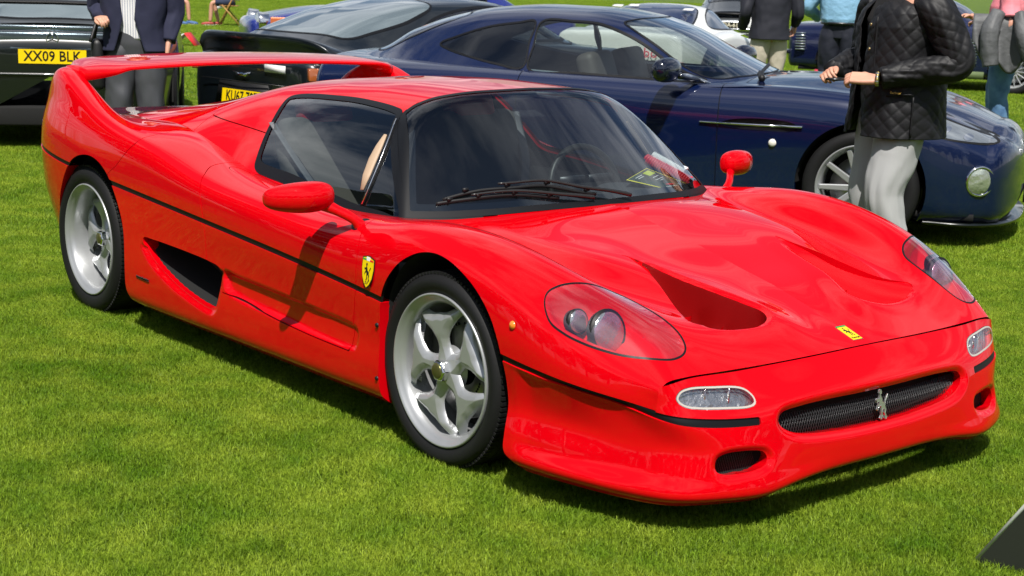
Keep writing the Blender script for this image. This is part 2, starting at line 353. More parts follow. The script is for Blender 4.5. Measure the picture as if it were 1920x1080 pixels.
# lower body going round from the tail to the nose centre: bottom edge, bulge, recess low, recess, below strip, strip, top edge
LO = [
 (-2.10, [(-2.02,.74,.22),(-2.05,.755,.25),(-2.10,.775,.36),(-2.13,.79,.50),(-2.15,.79,.66),(-2.16,.79,.69),(-2.165,.79,.74)]),
 (-1.95, [(-1.86,.81,.20),(-1.89,.825,.24),(-1.93,.85,.36),(-1.97,.87,.50),(-1.99,.870,.655),(-2.0,.868,.685),(-2.0,.866,.74)]),
 (-1.72, [(-1.66,.885,.19),(-1.68,.90,.23),(-1.70,.928,.36),(-1.73,.950,.50),(-1.75,.961,.645),(-1.75,.962,.675),(-1.75,.961,.73)]),
 (-1.50, [(-1.50,.93,.17),(-1.50,.945,.21),(-1.50,.965,.36),(-1.50,.98,.50),(-1.5,.987,.63),(-1.5,.988,.66),(-1.5,.988,.72)]),
 (-1.20, [(-1.20,.95,.14),(-1.20,.972,.18),(-1.2,.990,.30),(-1.2,.993,.46),(-1.2,.992,.605),(-1.2,.992,.636),(-1.2,.990,.70)]),
 (-0.90, [(-.90,.945,.125),(-.90,.978,.155),(-.9,.992,.26),(-.9,.990,.44),(-.9,.986,.585),(-.9,.985,.616),(-.9,.984,.68)]),
 (-0.50, [(-.50,.935,.12),(-.50,.972,.15),(-.5,.985,.235),(-.5,.976,.42),(-.5,.975,.56),(-.5,.975,.591),(-.5,.975,.66)]),
 (-0.10, [(-.1,.925,.122),(-.1,.962,.155),(-.1,.972,.24),(-.1,.962,.40),(-.1,.966,.535),(-.1,.966,.565),(-.1,.966,.63)]),
 (0.40, [(.4,.915,.125),(.4,.952,.16),(.4,.960,.24),(.4,.953,.38),(.4,.960,.505),(.4,.960,.535),(.4,.960,.60)]),
 (0.85, [(.85,.91,.13),(.85,.948,.165),(.85,.958,.24),(.85,.952,.35),(.85,.957,.475),(.85,.957,.503),(.85,.958,.57)]),
 (1.10, [(1.1,.91,.13),(1.1,.948,.165),(1.1,.958,.24),(1.1,.955,.34),(1.1,.960,.455),(1.1,.960,.484),(1.1,.961,.55)]),
 (1.45, [(1.45,.91,.10),(1.45,.948,.135),(1.45,.950,.21),(1.45,.940,.30),(1.45,.955,.42),(1.45,.958,.453),(1.45,.958,.52)]),
 (1.68, [(1.68,.905,.095),(1.68,.942,.13),(1.68,.940,.20),(1.68,.925,.29),(1.68,.943,.40),(1.68,.949,.428),(1.68,.948,.50)]),
 (1.88, [(1.90,.865,.095),(1.92,.895,.13),(1.91,.885,.20),(1.89,.875,.28),(1.88,.905,.376),(1.88,.915,.403),(1.88,.914,.45)]),
 (2.02, [(2.10,.800,.095),(2.12,.825,.13),(2.10,.812,.20),(2.07,.812,.27),(2.03,.835,.352),(2.02,.855,.384),(2.02,.853,.425)]),
 (2.14, [(2.205,.710,.098),(2.235,.735,.13),(2.222,.728,.19),(2.205,.725,.26),(2.175,.765,.335),(2.150,.785,.366),(2.136,.783,.440)]),
 (2.20, [(2.255,.600,.10),(2.288,.622,.13),(2.28,.615,.19),(2.262,.620,.26),(2.23,.660,.33),(2.205,.690,.365),(2.156,.700,.455)]),
 (2.25, [(2.285,.500,.105),(2.315,.515,.132),(2.305,.51,.19),(2.285,.51,.26),(2.262,.54,.325),(2.240,.565,.365),(2.180,.57,.459)]),
 (2.27, [(2.290,.400,.122),(2.318,.405,.143),(2.312,.405,.19),(2.300,.405,.26),(2.282,.42,.325),(2.262,.43,.37),(2.194,.43,.462)]),
 (2.285, [(2.292,.260,.135),(2.318,.262,.153),(2.318,.262,.20),(2.310,.262,.26),(2.296,.27,.325),(2.275,.27,.375),(2.207,.27,.466)]),
 (2.295, [(2.295,0,.137),(2.320,0,.155),(2.322,0,.20),(2.314,0,.26),(2.302,0,.325),(2.282,0,.38),(2.216,0,.471)]),
]
def upper_grid(nu, nv):
    xs = np.array([a[0] for a in UP]); Y = np.array([[q[0] for q in a[2]] for a in UP]); Z = np.array([[q[1] for q in a[2]] for a in UP])
    bow = np.array([a[1] for a in UP]); u = np.linspace(xs[0], xs[-1], nu)
    C = cubic(xs, np.stack([Y, Z], -1))(u); b = pchip(xs, bow)(u)
    P = np.zeros((nu, C.shape[1], 3)); P[...,0] = u[:,None]; P[...,1] = C[...,0]; P[...,2] = C[...,1]
    P = cardinal(P, nv)
    P[...,1] = np.maximum(P[...,1], 0)
    P[...,0] += b[:,None]*np.clip(1-(P[...,1]/.8)**2, 0, 1)
    return P
def lower_grid(nu, nv):
    A = np.array([a[1] for a in LO]); d = np.linalg.norm(np.diff(A[:,4], axis=0), axis=1); t = np.r_[0, np.cumsum(d)]
    # mirror about the nose centre for a flat tangent there
    A2 = np.concatenate([A, (A*[1,-1,1])[::-1][1:4]]); t2 = np.r_[t, t[-1]+np.cumsum(d[::-1][:3])]
    P = cubic(t2, A2)(np.linspace(0, t[-1], nu)); P = cardinal(P, nv); P[-1,:,1] = 0
    return P
def canopy_h(X, y):
    y = np.abs(y)
    wb = pchip([-2.2,-1.9,-1.3,-.77,-.37,0,.5,1.1], [.50,.58,.665,.715,.730,.748,.757,.757])(X)
    zb = pchip([-2.2,-2.0,-1.6,-1.2,-.77,-.37,0,.5,.9,1.2], [.74,.780,.830,.848,.838,.772,.735,.703,.70,.70])(X)
    zr = pchip([-2.2,-2.0,-1.8,-1.6,-1.4,-1.1,-.85,-.6,-.3,-.1,.2,.6,1.1], [.78,.812,.842,.874,.912,.974,1.022,1.063,1.098,1.113,1.122,1.118,1.10])(X)
    H = pchip([0,.27,.5,.62,.70,.76,.84,.92,1.0,1.1,1.5], [1,.985,.935,.865,.77,.66,.47,.25,0,-.34,-1.7])(np.clip(y/wb, 0, 1.5))
    Hr = pchip([0,.2,.43,.57,.71,.85,1.0,1.1,1.5], [1,.945,.77,.655,.54,.33,0,-.34,-1.7])(np.clip(y/wb, 0, 1.5)); w_ = 1-sstep(X, -1.15, -.42); H = H*(1-w_)+Hr*w_
    zs = zb+(zr-zb)*H
    Xb = 1.035-.245*(y/.75)**2; zwb = .752-.022*(y/.75)**2
    zw = zwb+(Xb-X)*(.845-.03*np.clip(y/.5,0,1))
    zw = zw - .06*np.clip((Xb-X)*(X-(Xb-.45)),-.2,1)*-1.2
    return smin(zs, zw, .035), zw-zs
def arch_field(X, z, c, r, fx=1.0):
    return np.sqrt(((X-c[0])/fx)**2+(z-c[1])**2)-r
# ------------------------------------------------------------------ traced outlines of the red car (car coordinates)
XZ = lambda l: [(a, c) for a, b, c in l]
XY = lambda l: [(a, b) for a, b, c in l]
YZ = lambda l: [(b, c) for a, b, c in l]
FARCH = open_curve([(1.04,-.1),(1.008,.10),(.998,.30),(1.000,.42),(1.009,.50),(1.030,.545),(1.060,.588),(1.100,.628),(1.146,.657),(1.196,.677),(1.261,.686),(1.334,.678),(1.411,.655),(1.488,.619),(1.551,.572),(1.596,.520),(1.625,.461),(1.640,.400),(1.644,.318),(1.646,.219),(1.652,.15),(1.70,.11),(1.75,-.1)], 200)
RARCH = open_curve([(-1.63,-.1),(-1.605,.18),(-1.60,.30),(-1.592,.392),(-1.562,.46),(-1.511,.535),(-1.456,.600),(-1.388,.660),(-1.318,.693),(-1.242,.709),(-1.167,.711),(-1.093,.695),(-1.036,.668),(-.998,.640),(-.965,.605),(-.92,.550),(-.873,.471),(-.855,.403),(-.848,.305),(-.848,.195),(-.82,.13),(-.78,-.1)], 200)
INTAKE = closed_curve([(-.683,.432),(-.60,.436),(-.46,.434),(-.30,.429),(-.169,.422),(-.085,.411),(-.072,.40),(-.075,.374),(-.087,.314),(-.108,.252),(-.125,.240),(-.145,.237),(-.18,.239),(-.277,.254),(-.41,.283),(-.509,.314),(-.597,.347),(-.658,.385),(-.686,.415)])
SCALLOP = closed_curve([(-.045,.405),(.05,.402),(.265,.395),(.62,.384),(.80,.378),(.855,.370),(.868,.355),(.868,.310),(.855,.287),(.80,.281),(.634,.281),(.37,.292),(.094,.307),(-.009,.322),(-.040,.345),(-.052,.38)])
GRILLE = [(.438,.318),(.424,.337),(.347,.348),(.23,.352),(.09,.351),(-.09,.351),(-.23,.352),(-.347,.348),(-.424,.337),(-.438,.318),(-.430,.300),(-.397,.281),(-.339,.268),(-.204,.257),(-.08,.252),(.08,.252),(.204,.257),(.339,.268),(.397,.281),(.430,.300)]
GRILLE = closed_curve(GRILLE)
FOG = closed_curve([(.665,.215),(.657,.236),(.63,.248),(.591,.251),(.537,.248),(.506,.240),(.496,.224),(.505,.207),(.535,.196),(.579,.191),(.627,.189),(.654,.194),(.664,.206)])
INDI = closed_curve([(.749,.405),(.738,.421),(.709,.429),(.634,.427),(.555,.420),(.530,.410),(.515,.390),(.518,.376),(.541,.370),(.619,.373),(.701,.379),(.728,.384),(.744,.394)])
HEADL = closed_curve([(1.752,.893),(1.744,.877),(1.752,.850),(1.768,.81),(1.787,.765),(1.808,.708),(1.852,.662),(1.924,.640),(1.999,.630),(2.050,.632),(2.083,.647),(2.098,.672),(2.098,.712),(2.074,.765),(2.024,.812),(1.971,.847),(1.910,.878),(1.847,.900),(1.79,.908)])
VENT = closed_curve([(1.500,.368),(1.563,.345),(1.645,.322),(1.747,.298),(1.839,.272),(1.922,.236),(1.975,.214),(2.015,.228),(2.040,.265),(2.048,.31),(2.039,.395),(2.021,.462),(1.999,.515),(1.978,.530),(1.92,.50),(1.805,.447),(1.68,.399),(1.57,.372)])
WINDOW = closed_curve([(-.312,.520),(-.291,.506),(.005,.496),(.209,.496),(.42,.508),(.474,.520),(.498,.555),(.60,.625),(.70,.680),(.815,.738),(.815,.750),(.80,.762),(.69,.762),(.559,.762),(.413,.757),(.25,.750),(.081,.742),(-.10,.738),(-.175,.733),(-.212,.722),(-.227,.705),(-.262,.651),(-.285,.602)])
# windscreen outline in plan
WSC = [(.495,.528),(.498,.495),(.512,.430),(.540,.308),(.570,.158),(.582,0)]
WSB = [(.815,.728),(.835,.700),(.900,.591),(.974,.416),(1.030,.18),(1.045,0)]
_t = open_curve(WSC, 30); _b = open_curve(WSB, 30); _s = np.array([(.62,.600),(.72,.668),(.79,.712)])
_h = np.concatenate([_b[::-1], _s[::-1], _t])
WSCR = np.concatenate([_h, (_h*[1,-1])[::-1][1:-1]])
xdf = pchip([.0,.12,.387,.464,.548,.628,.676,.72,.76,1.2], [.80,.80,.838,.850,.860,.855,.835,.805,.79,.79])
xdr = pchip([.0,.40,.45,.52,.60,.68,.735,.77,1.2], [-.172,-.172,-.178,-.183,-.199,-.228,-.27,-.325,-.33])
xq = pchip([.0,.639,.701,.765,.819,.85,1.2], [-1.02,-1.014,-.925,-.850,-.795,-.785,-.775])
GAP = .0022

def mapx(S): return S.V[:,0], S.V[:,1], S.V[:,2]
def dist_curve(P2, c):
    """unsigned side test for an open curve treated as closed far below: negative inside"""
    return sdf(P2, c)

def build_red_car():
    car = empty('sports_car', 'red mid engined supercar with tall rear wing, parked nose to the right in the foreground', 'car')
    nA, mA, nB, mB = 660, 110, 620, 210
    A0 = Surf.grid(lower_grid(nA, mA), flip=True)
    B0 = Surf.grid(upper_grid(nB, mB), flip=True)
    # ---- shaping of the lower body: door scallop, side intake lead-in, front corner recess
    X, Y, Z = mapx(A0)
    side = Y > .55
    d = sdf(np.c_[X, Z], SCALLOP); d = np.where(side & (X < 1.2), d, 1)
    dep = .020*sstep(-d, 0, .016)*(1-.55*sstep(X, .2, .9))
    # lower ramp of the intake scoop: surface leans in towards the opening
    d2 = sdf(np.c_[X, Z], INTAKE); d2 = np.where(side & (X < 1.2), d2, 1)
    dep = dep+.012*(1-sstep(d2, 0, .03))*(Z < .40)
    # rounded edges at grille and fog openings
    dg = sdf(np.c_[Y, Z], GRILLE); dg = np.where(X > 2.0, dg, 1); df = sdf(np.c_[Y, Z], FOG); df = np.where(X > 2.0, df, 1)
    dep = dep+.016*(1-sstep(dg, 0, .028))**2+.014*(1-sstep(df, 0, .022))**2
    # flat recess on the flank ahead of the front wheel
    w = sstep(X, 1.67, 1.74)*(1-sstep(X, 1.95, 2.2))*sstep(Z, .13, .19)*(1-sstep(Z, .385, .42))*(Y > .5)
    dep = dep+.012*w
    A0.V -= A0.N*dep[:,None]
    P = A0.V.reshape(nA, mA, 3); A0 = Surf.grid(P, flip=True)
    # ---- upper body: vent edge rolls, tyre clearance
    X, Y, Z = mapx(B0)
    dv = sdf(np.c_[X, Y], VENT); dv = np.where(X > 1.3, dv, 1)
    k = sstep(X, 1.5, 1.75)
    dep = .012*(1-sstep(dv, 0, .022))**2*k*sstep((X-1.50)*.31-(Y-.372)*.951, .03, .09)
    dh = sdf(np.c_[X, Y], HEADL); dh = np.where((X > 1.5) & (Z > .42), dh, 1)
    B0.V -= B0.N*dep[:,None]
    B0 = Surf.grid(B0.V.reshape(nB, mB, 3), flip=True)

    def A_f(S):
        X, Y, Z = mapx(S); zs = zstrip(X)
        f = {}
        f['strip'] = np.abs(Z-zs)-.0105; f['zs'] = Z-zs
        f['farch'] = -sdf(np.c_[X, Z], FARCH); f['rarch'] = -sdf(np.c_[X, Z], RARCH)
        f['intake'] = -np.where(Y > .55, sdf(np.c_[X, Z], INTAKE), 1)
        f['grille'] = -np.where(X > 2.0, sdf(np.c_[Y, Z], GRILLE), 1); f['fog'] = -np.where(X > 2.0, sdf(np.c_[Y, Z], FOG), 1)
        f['ind'] = -np.where(X > 2.0, sdf(np.c_[Y, Z], INDI), 1)
        return f
    def cl(S, fn):
        return S.clip(fn(S))
    # lower body below the strip
    low = A0.clip(A_f(A0)['farch']); low = low.clip(A_f(low)['rarch'])
    # strip: cut out its band except on the nose face
    def keep_strip(S):
        X, Y, Z = mapx(S); zs = zstrip(X); band = np.abs(Z-zs)-.0108
        front = (.513-Y)                           # band ends here
        inb = np.maximum(band, front)              # <0 inside the band
        return -inb
    def above_side(S):
        """>0 for material above the strip and behind the vertical split"""
        X, Y, Z = mapx(S); return np.minimum(Z-zstrip(X), 2.131-X)
    s1 = low.clip(above_side(low), 0.0); 
    s1 = s1.clip(keep_strip(s1))
    X, Y, Z = mapx(s1); s1 = s1.clip(-np.where(Y > .55, sdf(np.c_[X, Z], INTAKE), 1))
    X, Y, Z = mapx(s1); s1 = s1.clip(-np.where(X > 2.0, sdf(np.c_[Y, Z], GRILLE), 1))
    X, Y, Z = mapx(s1); s1 = s1.clip(-np.where(X > 2.0, sdf(np.c_[Y, Z], FOG), 1))
    X, Y, Z = mapx(s1); s1 = s1.clip(-np.where(X > 2.0, sdf(np.c_[Y, Z], INDI)-.004, 1))
    # door cut in the lower body
    def doorf(S):
        X, Y, Z = mapx(S)
        zb = pchip([-.3,-.009,.37,.634,.82,.9], [.32,.318,.289,.278,.277,.277])(X)
        # rear edge follows the scallop end
        xr = np.where(Z < .41, -.172+(.41-Z)*1.3, xdr(Z))
        return np.maximum(np.maximum(xr-X, X-xdf(Z)), zb-Z)
    f = doorf(s1); door_low = s1.clip(f, -GAP); body_low = s1.clip(-doorf(s1), -GAP)
    lowfront = body_low.clip(1.3-mapx(body_low)[0]); lowrest = body_low.clip(mapx(body_low)[0]-1.3)
    surfobj('front_bumper', lowfront.lip(.045).both(), RED, car)
    # upper body
    up = B0
    up = up.clip(-sdf(np.c_[up.V[:,0], up.V[:,2]], FARCH)*np.where(up.V[:,1] > .8, 1, -1)*1.0) if False else up
    def archB(S, c):
        X, Y, Z = mapx(S); d = sdf(np.c_[X, Z], c); return -np.where(Y > .80, d, .2)
    up = up.clip(archB(up, FARCH)); up = up.clip(archB(up, RARCH))
    X, Y, Z = mapx(up); up = up.clip(np.where(Y > .5, zstrip(X)+.0108-Z, -1))
    X, Y, Z = mapx(up); up = up.clip(X-.08*np.clip(1-(Y/.8)**2, 0, 1)-2.1305)
    cabf = lambda S: np.where((S.V[:,0] > -.45) & (S.V[:,0] < 1.0), canopy_h(S.V[:,0], S.V[:,1])[0]-S.V[:,2]-.022, -1)
    up = up.clip(cabf(up), mark=False)
    # bonnet clamshell
    fr = up.clip(xdf(up.V[:,2])-up.V[:,0], -GAP)
    rest = up.clip(up.V[:,0]-xdf(up.V[:,2]), -GAP)
    dr = rest.clip(xdr(rest.V[:,2])-rest.V[:,0], -GAP); rear = rest.clip(rest.V[:,0]-xdr(rest.V[:,2]), -GAP)
    q = rear.clip(xq(rear.V[:,2])-rear.V[:,0], -GAP); tail = rear.clip(rear.V[:,0]-xq(rear.V[:,2]), -GAP)
    V_f = lambda S: np.where(S.V[:,0] > 1.3, sdf(S.V[:,:2], VENT), 1)
    H_f = lambda S: np.where((S.V[:,0] > 1.5) & (S.V[:,1] > .45), sdf(S.V[:,:2], HEADL), 1)
    vc = np.asarray(VENT); rim3 = []
    for q_ in vc:
        dd_ = ((fr.V[:,:2]-q_)**2).sum(1); ii = np.argsort(dd_)[:6]; w_ = 1/(dd_[ii]+1e-6); rim3.append((q_[0], q_[1], (fr.V[ii,2]*w_).sum()/w_.sum()))
    rim3 = np.array(rim3); rim3[:,2] = (np.roll(rim3[:,2],1)+rim3[:,2]*2+np.roll(rim3[:,2],-1))/4
    bon = fr.clip(-V_f(fr)); bon = bon.clip(-H_f(bon)/np.clip(bon.N[:,2], .25, 1), -.0045)
    surfobj('bonnet', bon.lip(.05).both(), RED, car)
    vent = fr.clip(V_f(fr), .004)
    Xv = vent.V[:,0]; Yv = vent.V[:,1]
    dv = -sdf(vent.V[:,:2], VENT)
    dout = (Xv-1.50)*.31-(Yv-.372)*.951; dep = .0006+.165*sstep(Xv, 1.49, 1.80)*sstep(dout, -.012, .15)
    vent.V[:,2] -= dep; vent = Surf(vent.V, vent.N, vent.Q, vent.P)
    Q = vent.V
    HND = closed_curve([(-.272,.806),(-.262,.786),(-.205,.772),(-.168,.776),(-.152,.800),(-.160,.822),(-.215,.826),(-.262,.818)])
    hf = lambda S: sdf(S.V[:,:2], HND)
    hpatch = dr.clip(hf(dr), -.002); hpatch.V = hpatch.V-[0,0,.001]; dr = dr.clip(-hf(dr), -.001)
    for s_ in (1, -1):
        hl = fr.clip(H_f(fr), -.0005); hv = hl if s_ > 0 else hl.mirror()
        lamp = bpy.data.objects.new('headlight', None); link(lamp, car)
        surfobj('cover_glass', hv, CLEAR, lamp)
        H_n = lambda S: H_f(S)/np.clip(S.N[:,2], .25, 1); ring = fr.clip(H_n(fr), .0058); ring = ring.clip(-H_n(ring), .0012).offset(.0008)
        surfobj('seal', (ring if s_ > 0 else ring.mirror()), TRIM, lamp)
        bowl = fr.clip(H_f(fr), .004); dd = -H_f(bowl)
        prof = .085*sstep(dd, -.004, .05)
        bowl.V = bowl.V-np.array([.25,.25,1.0])*prof[:,None]*np.array([1,1,1])
        bm = bowl if s_ > 0 else bowl.mirror()
        meshobj('bowl', bm.V, bm.F, RED, lamp)
        for (cx, cy, cz, r) in ((1.912,.790,.550,.058),(1.846,.848,.574,.033)):
            ax = np.array([.95,.0,.22]); ax /= np.linalg.norm(ax); a_ = ax*[1,s_,1]
            c = np.array([cx, s_*cy, cz]); p0 = c-a_*.05
            meshobj('lamp_housing', *tube([c-a_*.022, c-a_*.004, c+a_*.004], [r*1.05, r*1.16, r*1.16], 40, cap=True), BLACKP, lamp)
            zz = np.linspace(0, 1, 8); pth = [c+a_*(.005+.013*math.sin(t*math.pi/2)*r/.06) for t in zz]
            meshobj('lamp_lens', *tube(pth, [r*math.cos(t*math.pi/2*.98)+.0005 for t in zz], 40, cap=True), LENS, lamp)
        # vent floor
        vv = vent.V*[1, s_, 1]; ff = vent.F if s_ > 0 else [q_[::-1] for q_ in vent.F]
        meshobj('vent_floor', vv, ff, RED, car)
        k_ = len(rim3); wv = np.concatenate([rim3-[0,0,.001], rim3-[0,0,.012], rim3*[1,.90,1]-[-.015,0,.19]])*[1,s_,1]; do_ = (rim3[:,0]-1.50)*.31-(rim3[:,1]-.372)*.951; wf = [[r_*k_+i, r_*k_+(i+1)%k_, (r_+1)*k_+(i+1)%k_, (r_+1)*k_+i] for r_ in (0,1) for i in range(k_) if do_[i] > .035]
        meshobj('vent_wall', wv, wf, mat('vent_shade_red', (.20,.0008,.001), .40, coat=.5), car)  # body red darkened: the shade inside the vent is put into the wall colour
        for (vx, vy0, vy1) in ((1.80,.30,.42),(1.90,.26,.45)):
            vp = open_curve([(vx-.03,s_*vy0,0),(vx+.02,s_*(vy0+vy1)/2,0),(vx+.01,s_*vy1,0)], 14); zt = 1.19-.36*vx; V_ = np.concatenate([vp+[0,0,.525-(vx-1.8)*.33], vp+[0,0,.40]]); meshobj('vent_vane', V_, [[i,i+1,i+15,i+14] for i in range(13)], RED, car)
        g = bpy.data.objects.new('door', None); link(g, car)
        for S, nm in ((door_low, 'lower_skin'), (dr, 'upper_skin')):
            S2 = S.lip(.02) ; S2 = S2 if s_ > 0 else S2.mirror(); surfobj(nm, S2, RED, g)
        h_ = hpatch if s_ > 0 else hpatch.mirror(); surfobj('handle', h_, RED, g)
        qq = q.lip(.02); surfobj('side_panel', qq if s_ > 0 else qq.mirror(), RED, car)
        lr = lowrest.lip(.05); surfobj('sill', lr if s_ > 0 else lr.mirror(), RED, car)
        # strips
        st = low.clip(-keep_strip(low), .001).offset(-.005); sb = B0.clip(np.abs(B0.V[:,2]-zstrip(B0.V[:,0]))-.012).offset(-.005)
        sb = sb.clip(np.where(sb.V[:,1] > .5, -1, 1)); sb = sb.clip(sb.V[:,0]-2.13); sb = sb.clip(archB(sb, FARCH)); sb = sb.clip(archB(sb, RARCH))
        surfobj('rubbing_strip', st if s_ > 0 else st.mirror(), TRIM, car)
        # side intake cavity
        ic = A0.clip(np.where(A0.V[:,1] > .55, sdf(np.c_[A0.V[:,0], A0.V[:,2]], INTAKE), 1), .012)
        dd = -np.where(ic.V[:,1] > .55, sdf(np.c_[ic.V[:,0], ic.V[:,2]], INTAKE), 1)
        ic.V[:,1] -= .02+.20*sstep(dd, -.012, .05); 
        im = ic if s_ > 0 else ic.mirror(); meshobj('intake_duct', im.V, im.F, VOID, car)
        # indicator
        I_f = lambda S: np.where(S.V[:,0] > 2.0, sdf(S.V[:,1:], INDI), 1)
        li = A0.clip(I_f(A0), .002); li2 = li.offset(.001)
        il = bpy.data.objects.new('indicator', None); link(il, car)
        surfobj('lens', li2 if s_ > 0 else li2.mirror(), INDG, il)
        rim_ = A0.clip(I_f(A0), .0025); rim_ = rim_.clip(-I_f(rim_), .0025).offset(.0015); surfobj('surround', rim_ if s_ > 0 else rim_.mirror(), mat('lamp_surround', (.45,.42,.38), .3), il)
        back = A0.clip(I_f(A0), .004).offset(-.018); surfobj('reflector', back if s_ > 0 else back.mirror(), REFL, il)
        for bx in (.585,.655):
            c = np.array([2.245-(bx-.55)*.40, s_*bx, .398]); meshobj('divider', *box((2.218-(bx-.55)*.38, s_*bx, .398), (.004,.004,.045)), CHROME, il)
        # fog duct
        F_f = lambda S: np.where(S.V[:,0] > 2.0, sdf(S.V[:,1:], FOG), 1)
        fd = A0.clip(F_f(A0), .02); fd.V = fd.V-np.array([.06,0,0]); surfobj('fog_duct', fd if s_ > 0 else fd.mirror(), VOID, car)
        wires = []
        for i in range(26):
            yy = .50+.17*i/25; wires.append(tube([(2.245-.35*max(0,yy-.55), s_*yy, .185),(2.225-.35*max(0,yy-.55), s_*(yy+.012), .255)], .0009, 4))
        meshobj('fog_mesh', *merge(wires), MESHM, car)
        # badge shield, screws, repeater, script
        shield(car, s_)
        meshobj('side_repeater', *lathe_at([(0,.008),(.006,.007),(.011,.004),(.013,0)], (1.674, s_*.948, .541), (0,s_,.1)), mat('amber_lens', (.75,.22,.02), .12, coat=1), car)
        for (x_, z_) in ((.987,.402),(.990,.222)):
            meshobj('screw', *lathe_at([(0,.005),(.006,.005),(.008,0)], (x_, s_*.958, z_), (0,s_,0), 12), BLACKP, car)
        meshobj('script_badge', *script_mark(s_), mat('badge_grey', (.05,.03,.03), .35, metal=.8), car)
    surfobj('rear_bodywork', tail.lip(.03).both(), RED, car)
    # gap backing surfaces: same skin, sunk and dark
    bk = B0.clip(B0.V[:,0]-2.12); bk = bk.clip(-np.where(bk.V[:,0] > 1.25, sdf(bk.V[:,:2], VENT)-.02, 1)); bk = bk.clip(-np.where((bk.V[:,0] > 1.4) & (bk.V[:,1] > .45), sdf(bk.V[:,:2], HEADL)-.02, 1))
    bk = bk.clip(-np.where(bk.V[:,1] > .80, sdf(np.c_[bk.V[:,0], bk.V[:,2]], FARCH)-.01, .2)); bk = bk.clip(-np.where(bk.V[:,1] > .80, sdf(np.c_[bk.V[:,0], bk.V[:,2]], RARCH)-.01, .2))
    bk = bk.clip(zstrip(bk.V[:,0])-bk.V[:,2]); bk = bk.clip(cabf(bk)).offset(-.009)
    surfobj('inner_skin', bk.both(), VOID, car)
    bk = A0.clip(np.where(A0.V[:,1] > .55, -1, 1)*-1) if False else A0
    bk = low.clip(low.V[:,0]-1.3); bk = bk.clip(-np.where(bk.V[:,1] > .55, sdf(np.c_[bk.V[:,0], bk.V[:,2]], INTAKE)-.01, 1)).offset(-.009)
    surfobj('sill_backing', bk.both(), VOID, car)
    # ---- canopy
    n1, n2 = 600, 190
    Xg, Yg = np.meshgrid(np.linspace(-2.14, 1.10, n1), np.linspace(0, .80, n2), indexing='ij'); Zg, _ = canopy_h(Xg, Yg)
    C0 = Surf.grid(np.stack([Xg, Yg, Zg], -1))
    Wf = lambda S: sdf(S.V[:,:2], WINDOW); Sf = lambda S: sdf(S.V[:,:2], WSCR)
    red = C0.clip(-Wf(C0), .004); red = red.clip(-Sf(red), .004)
    red = red.clip(np.where(red.V[:,1] > .45, red.V[:,0]-.487, -1))
    # panel line from the window to the rear
    zl = lambda X: .887+(.912-.887)*(-.266-X)/.518
    lower = red.clip(np.maximum(np.maximum(red.V[:,2]-zl(red.V[:,0]), -.776-red.V[:,0]), red.V[:,0]+.15), -.0018)
    upper = red.clip(-np.maximum(np.maximum(red.V[:,2]-zl(red.V[:,0]), -.776-red.V[:,0]), red.V[:,0]+.15), -.0018)
    roof = upper.clip(-.776-upper.V[:,0], -GAP); cover = upper.clip(upper.V[:,0]+.776, -GAP)
    surfobj('roof', roof.lip(.012).both(), RED, car)
    bt_ = lower.lip(.012); surfobj('buttress', bt_, RED, car); surfobj('buttress', bt_.mirror(), RED, car)
    surfobj('engine_cover', cover.lip(.012).both(), RED, car)
    bk = C0.clip(-Wf(C0), .0); bk = bk.clip(-Sf(bk), .0).offset(-.008); bk = bk.clip(bk.V[:,0]-.8)
    surfobj('roof_lining', bk.both(), VOID, car)
    ap = C0.clip(-Wf(C0), .0); ap = ap.clip(-Sf(ap), .0); ap = ap.clip(np.minimum(.484-ap.V[:,0], 1)); ap = ap.clip(np.where(ap.V[:,1] > .5, -1, 1)); ap = ap.clip(-ap.V[:,2]+.70).offset(.0015)
    for s_ in (1,-1): surfobj('pillar_cover', ap if s_ > 0 else ap.mirror(), TRIM, car)
    ws = C0.clip(Sf(C0), -.004)
    w = surfobj('windscreen', ws.both(), GLASS, car)
    fb = C0.clip(Sf(C0), .007); fb = fb.clip(-Sf(fb), .013).offset(.0025); surfobj('windscreen_seal', fb.both(), TRIM, car)
    bb = C0.clip(Sf(C0), -.010); bb = bb.clip(-Sf(bb), .036); bb = bb.clip(np.where((bb.V[:,0] > .60) , -1, 1)); bb = bb.offset(-.002); surfobj('windscreen_border', bb.both(), mat('glass_border', (.008,.009,.012), .12, coat=1), car)
    for s_ in (1, -1):
        wn_ = C0.clip(Wf(C0), -.004); surfobj('side_window', wn_ if s_ > 0 else wn_.mirror(), GLASS, car)
        r_ = C0.clip(Wf(C0), .008); r_ = r_.clip(-Wf(r_), .016).offset(.003); surfobj('window_seal', r_ if s_ > 0 else r_.mirror(), TRIM, car)
        rail = np.array([(.490,.550),(.505,.575),(.524,.606),(.545,.650),(.560,.700),(.570,.747)])
        zr_, _ = canopy_h(rail[:,0], rail[:,1]); P = np.c_[rail[:,0], s_*rail[:,1], zr_+.004]
        meshobj('window_rail', *tube(P, .0075, 8), BLACKP, car)
        P2 = P+[.006, s_*.004, .006]; meshobj('rail_trim', *tube(P2, .0025, 6), CHROME, car)
        # tan inner pillar trim seen behind the rail
        ti = np.array([(.500,.595),(.505,.625),(.512,.655),(.525,.69),(.54,.72)]); zt, _ = canopy_h(ti[:,0], ti[:,1])
        P3 = np.c_[ti[:,0]-.012, s_*(ti[:,1]), zt+.005]; meshobj('pillar_trim', *tube(P3, [.008,.017,.021,.019,.008], 12, flat=.35), mat('tan_trim', (.42,.30,.20), .6), car)
    # ---- wing
    build_wing(car)
    build_mirrors(car)
    # ---- grille
    G_f = lambda S: np.where(S.V[:,0] > 2.0, sdf(S.V[:,1:], GRILLE), 1)
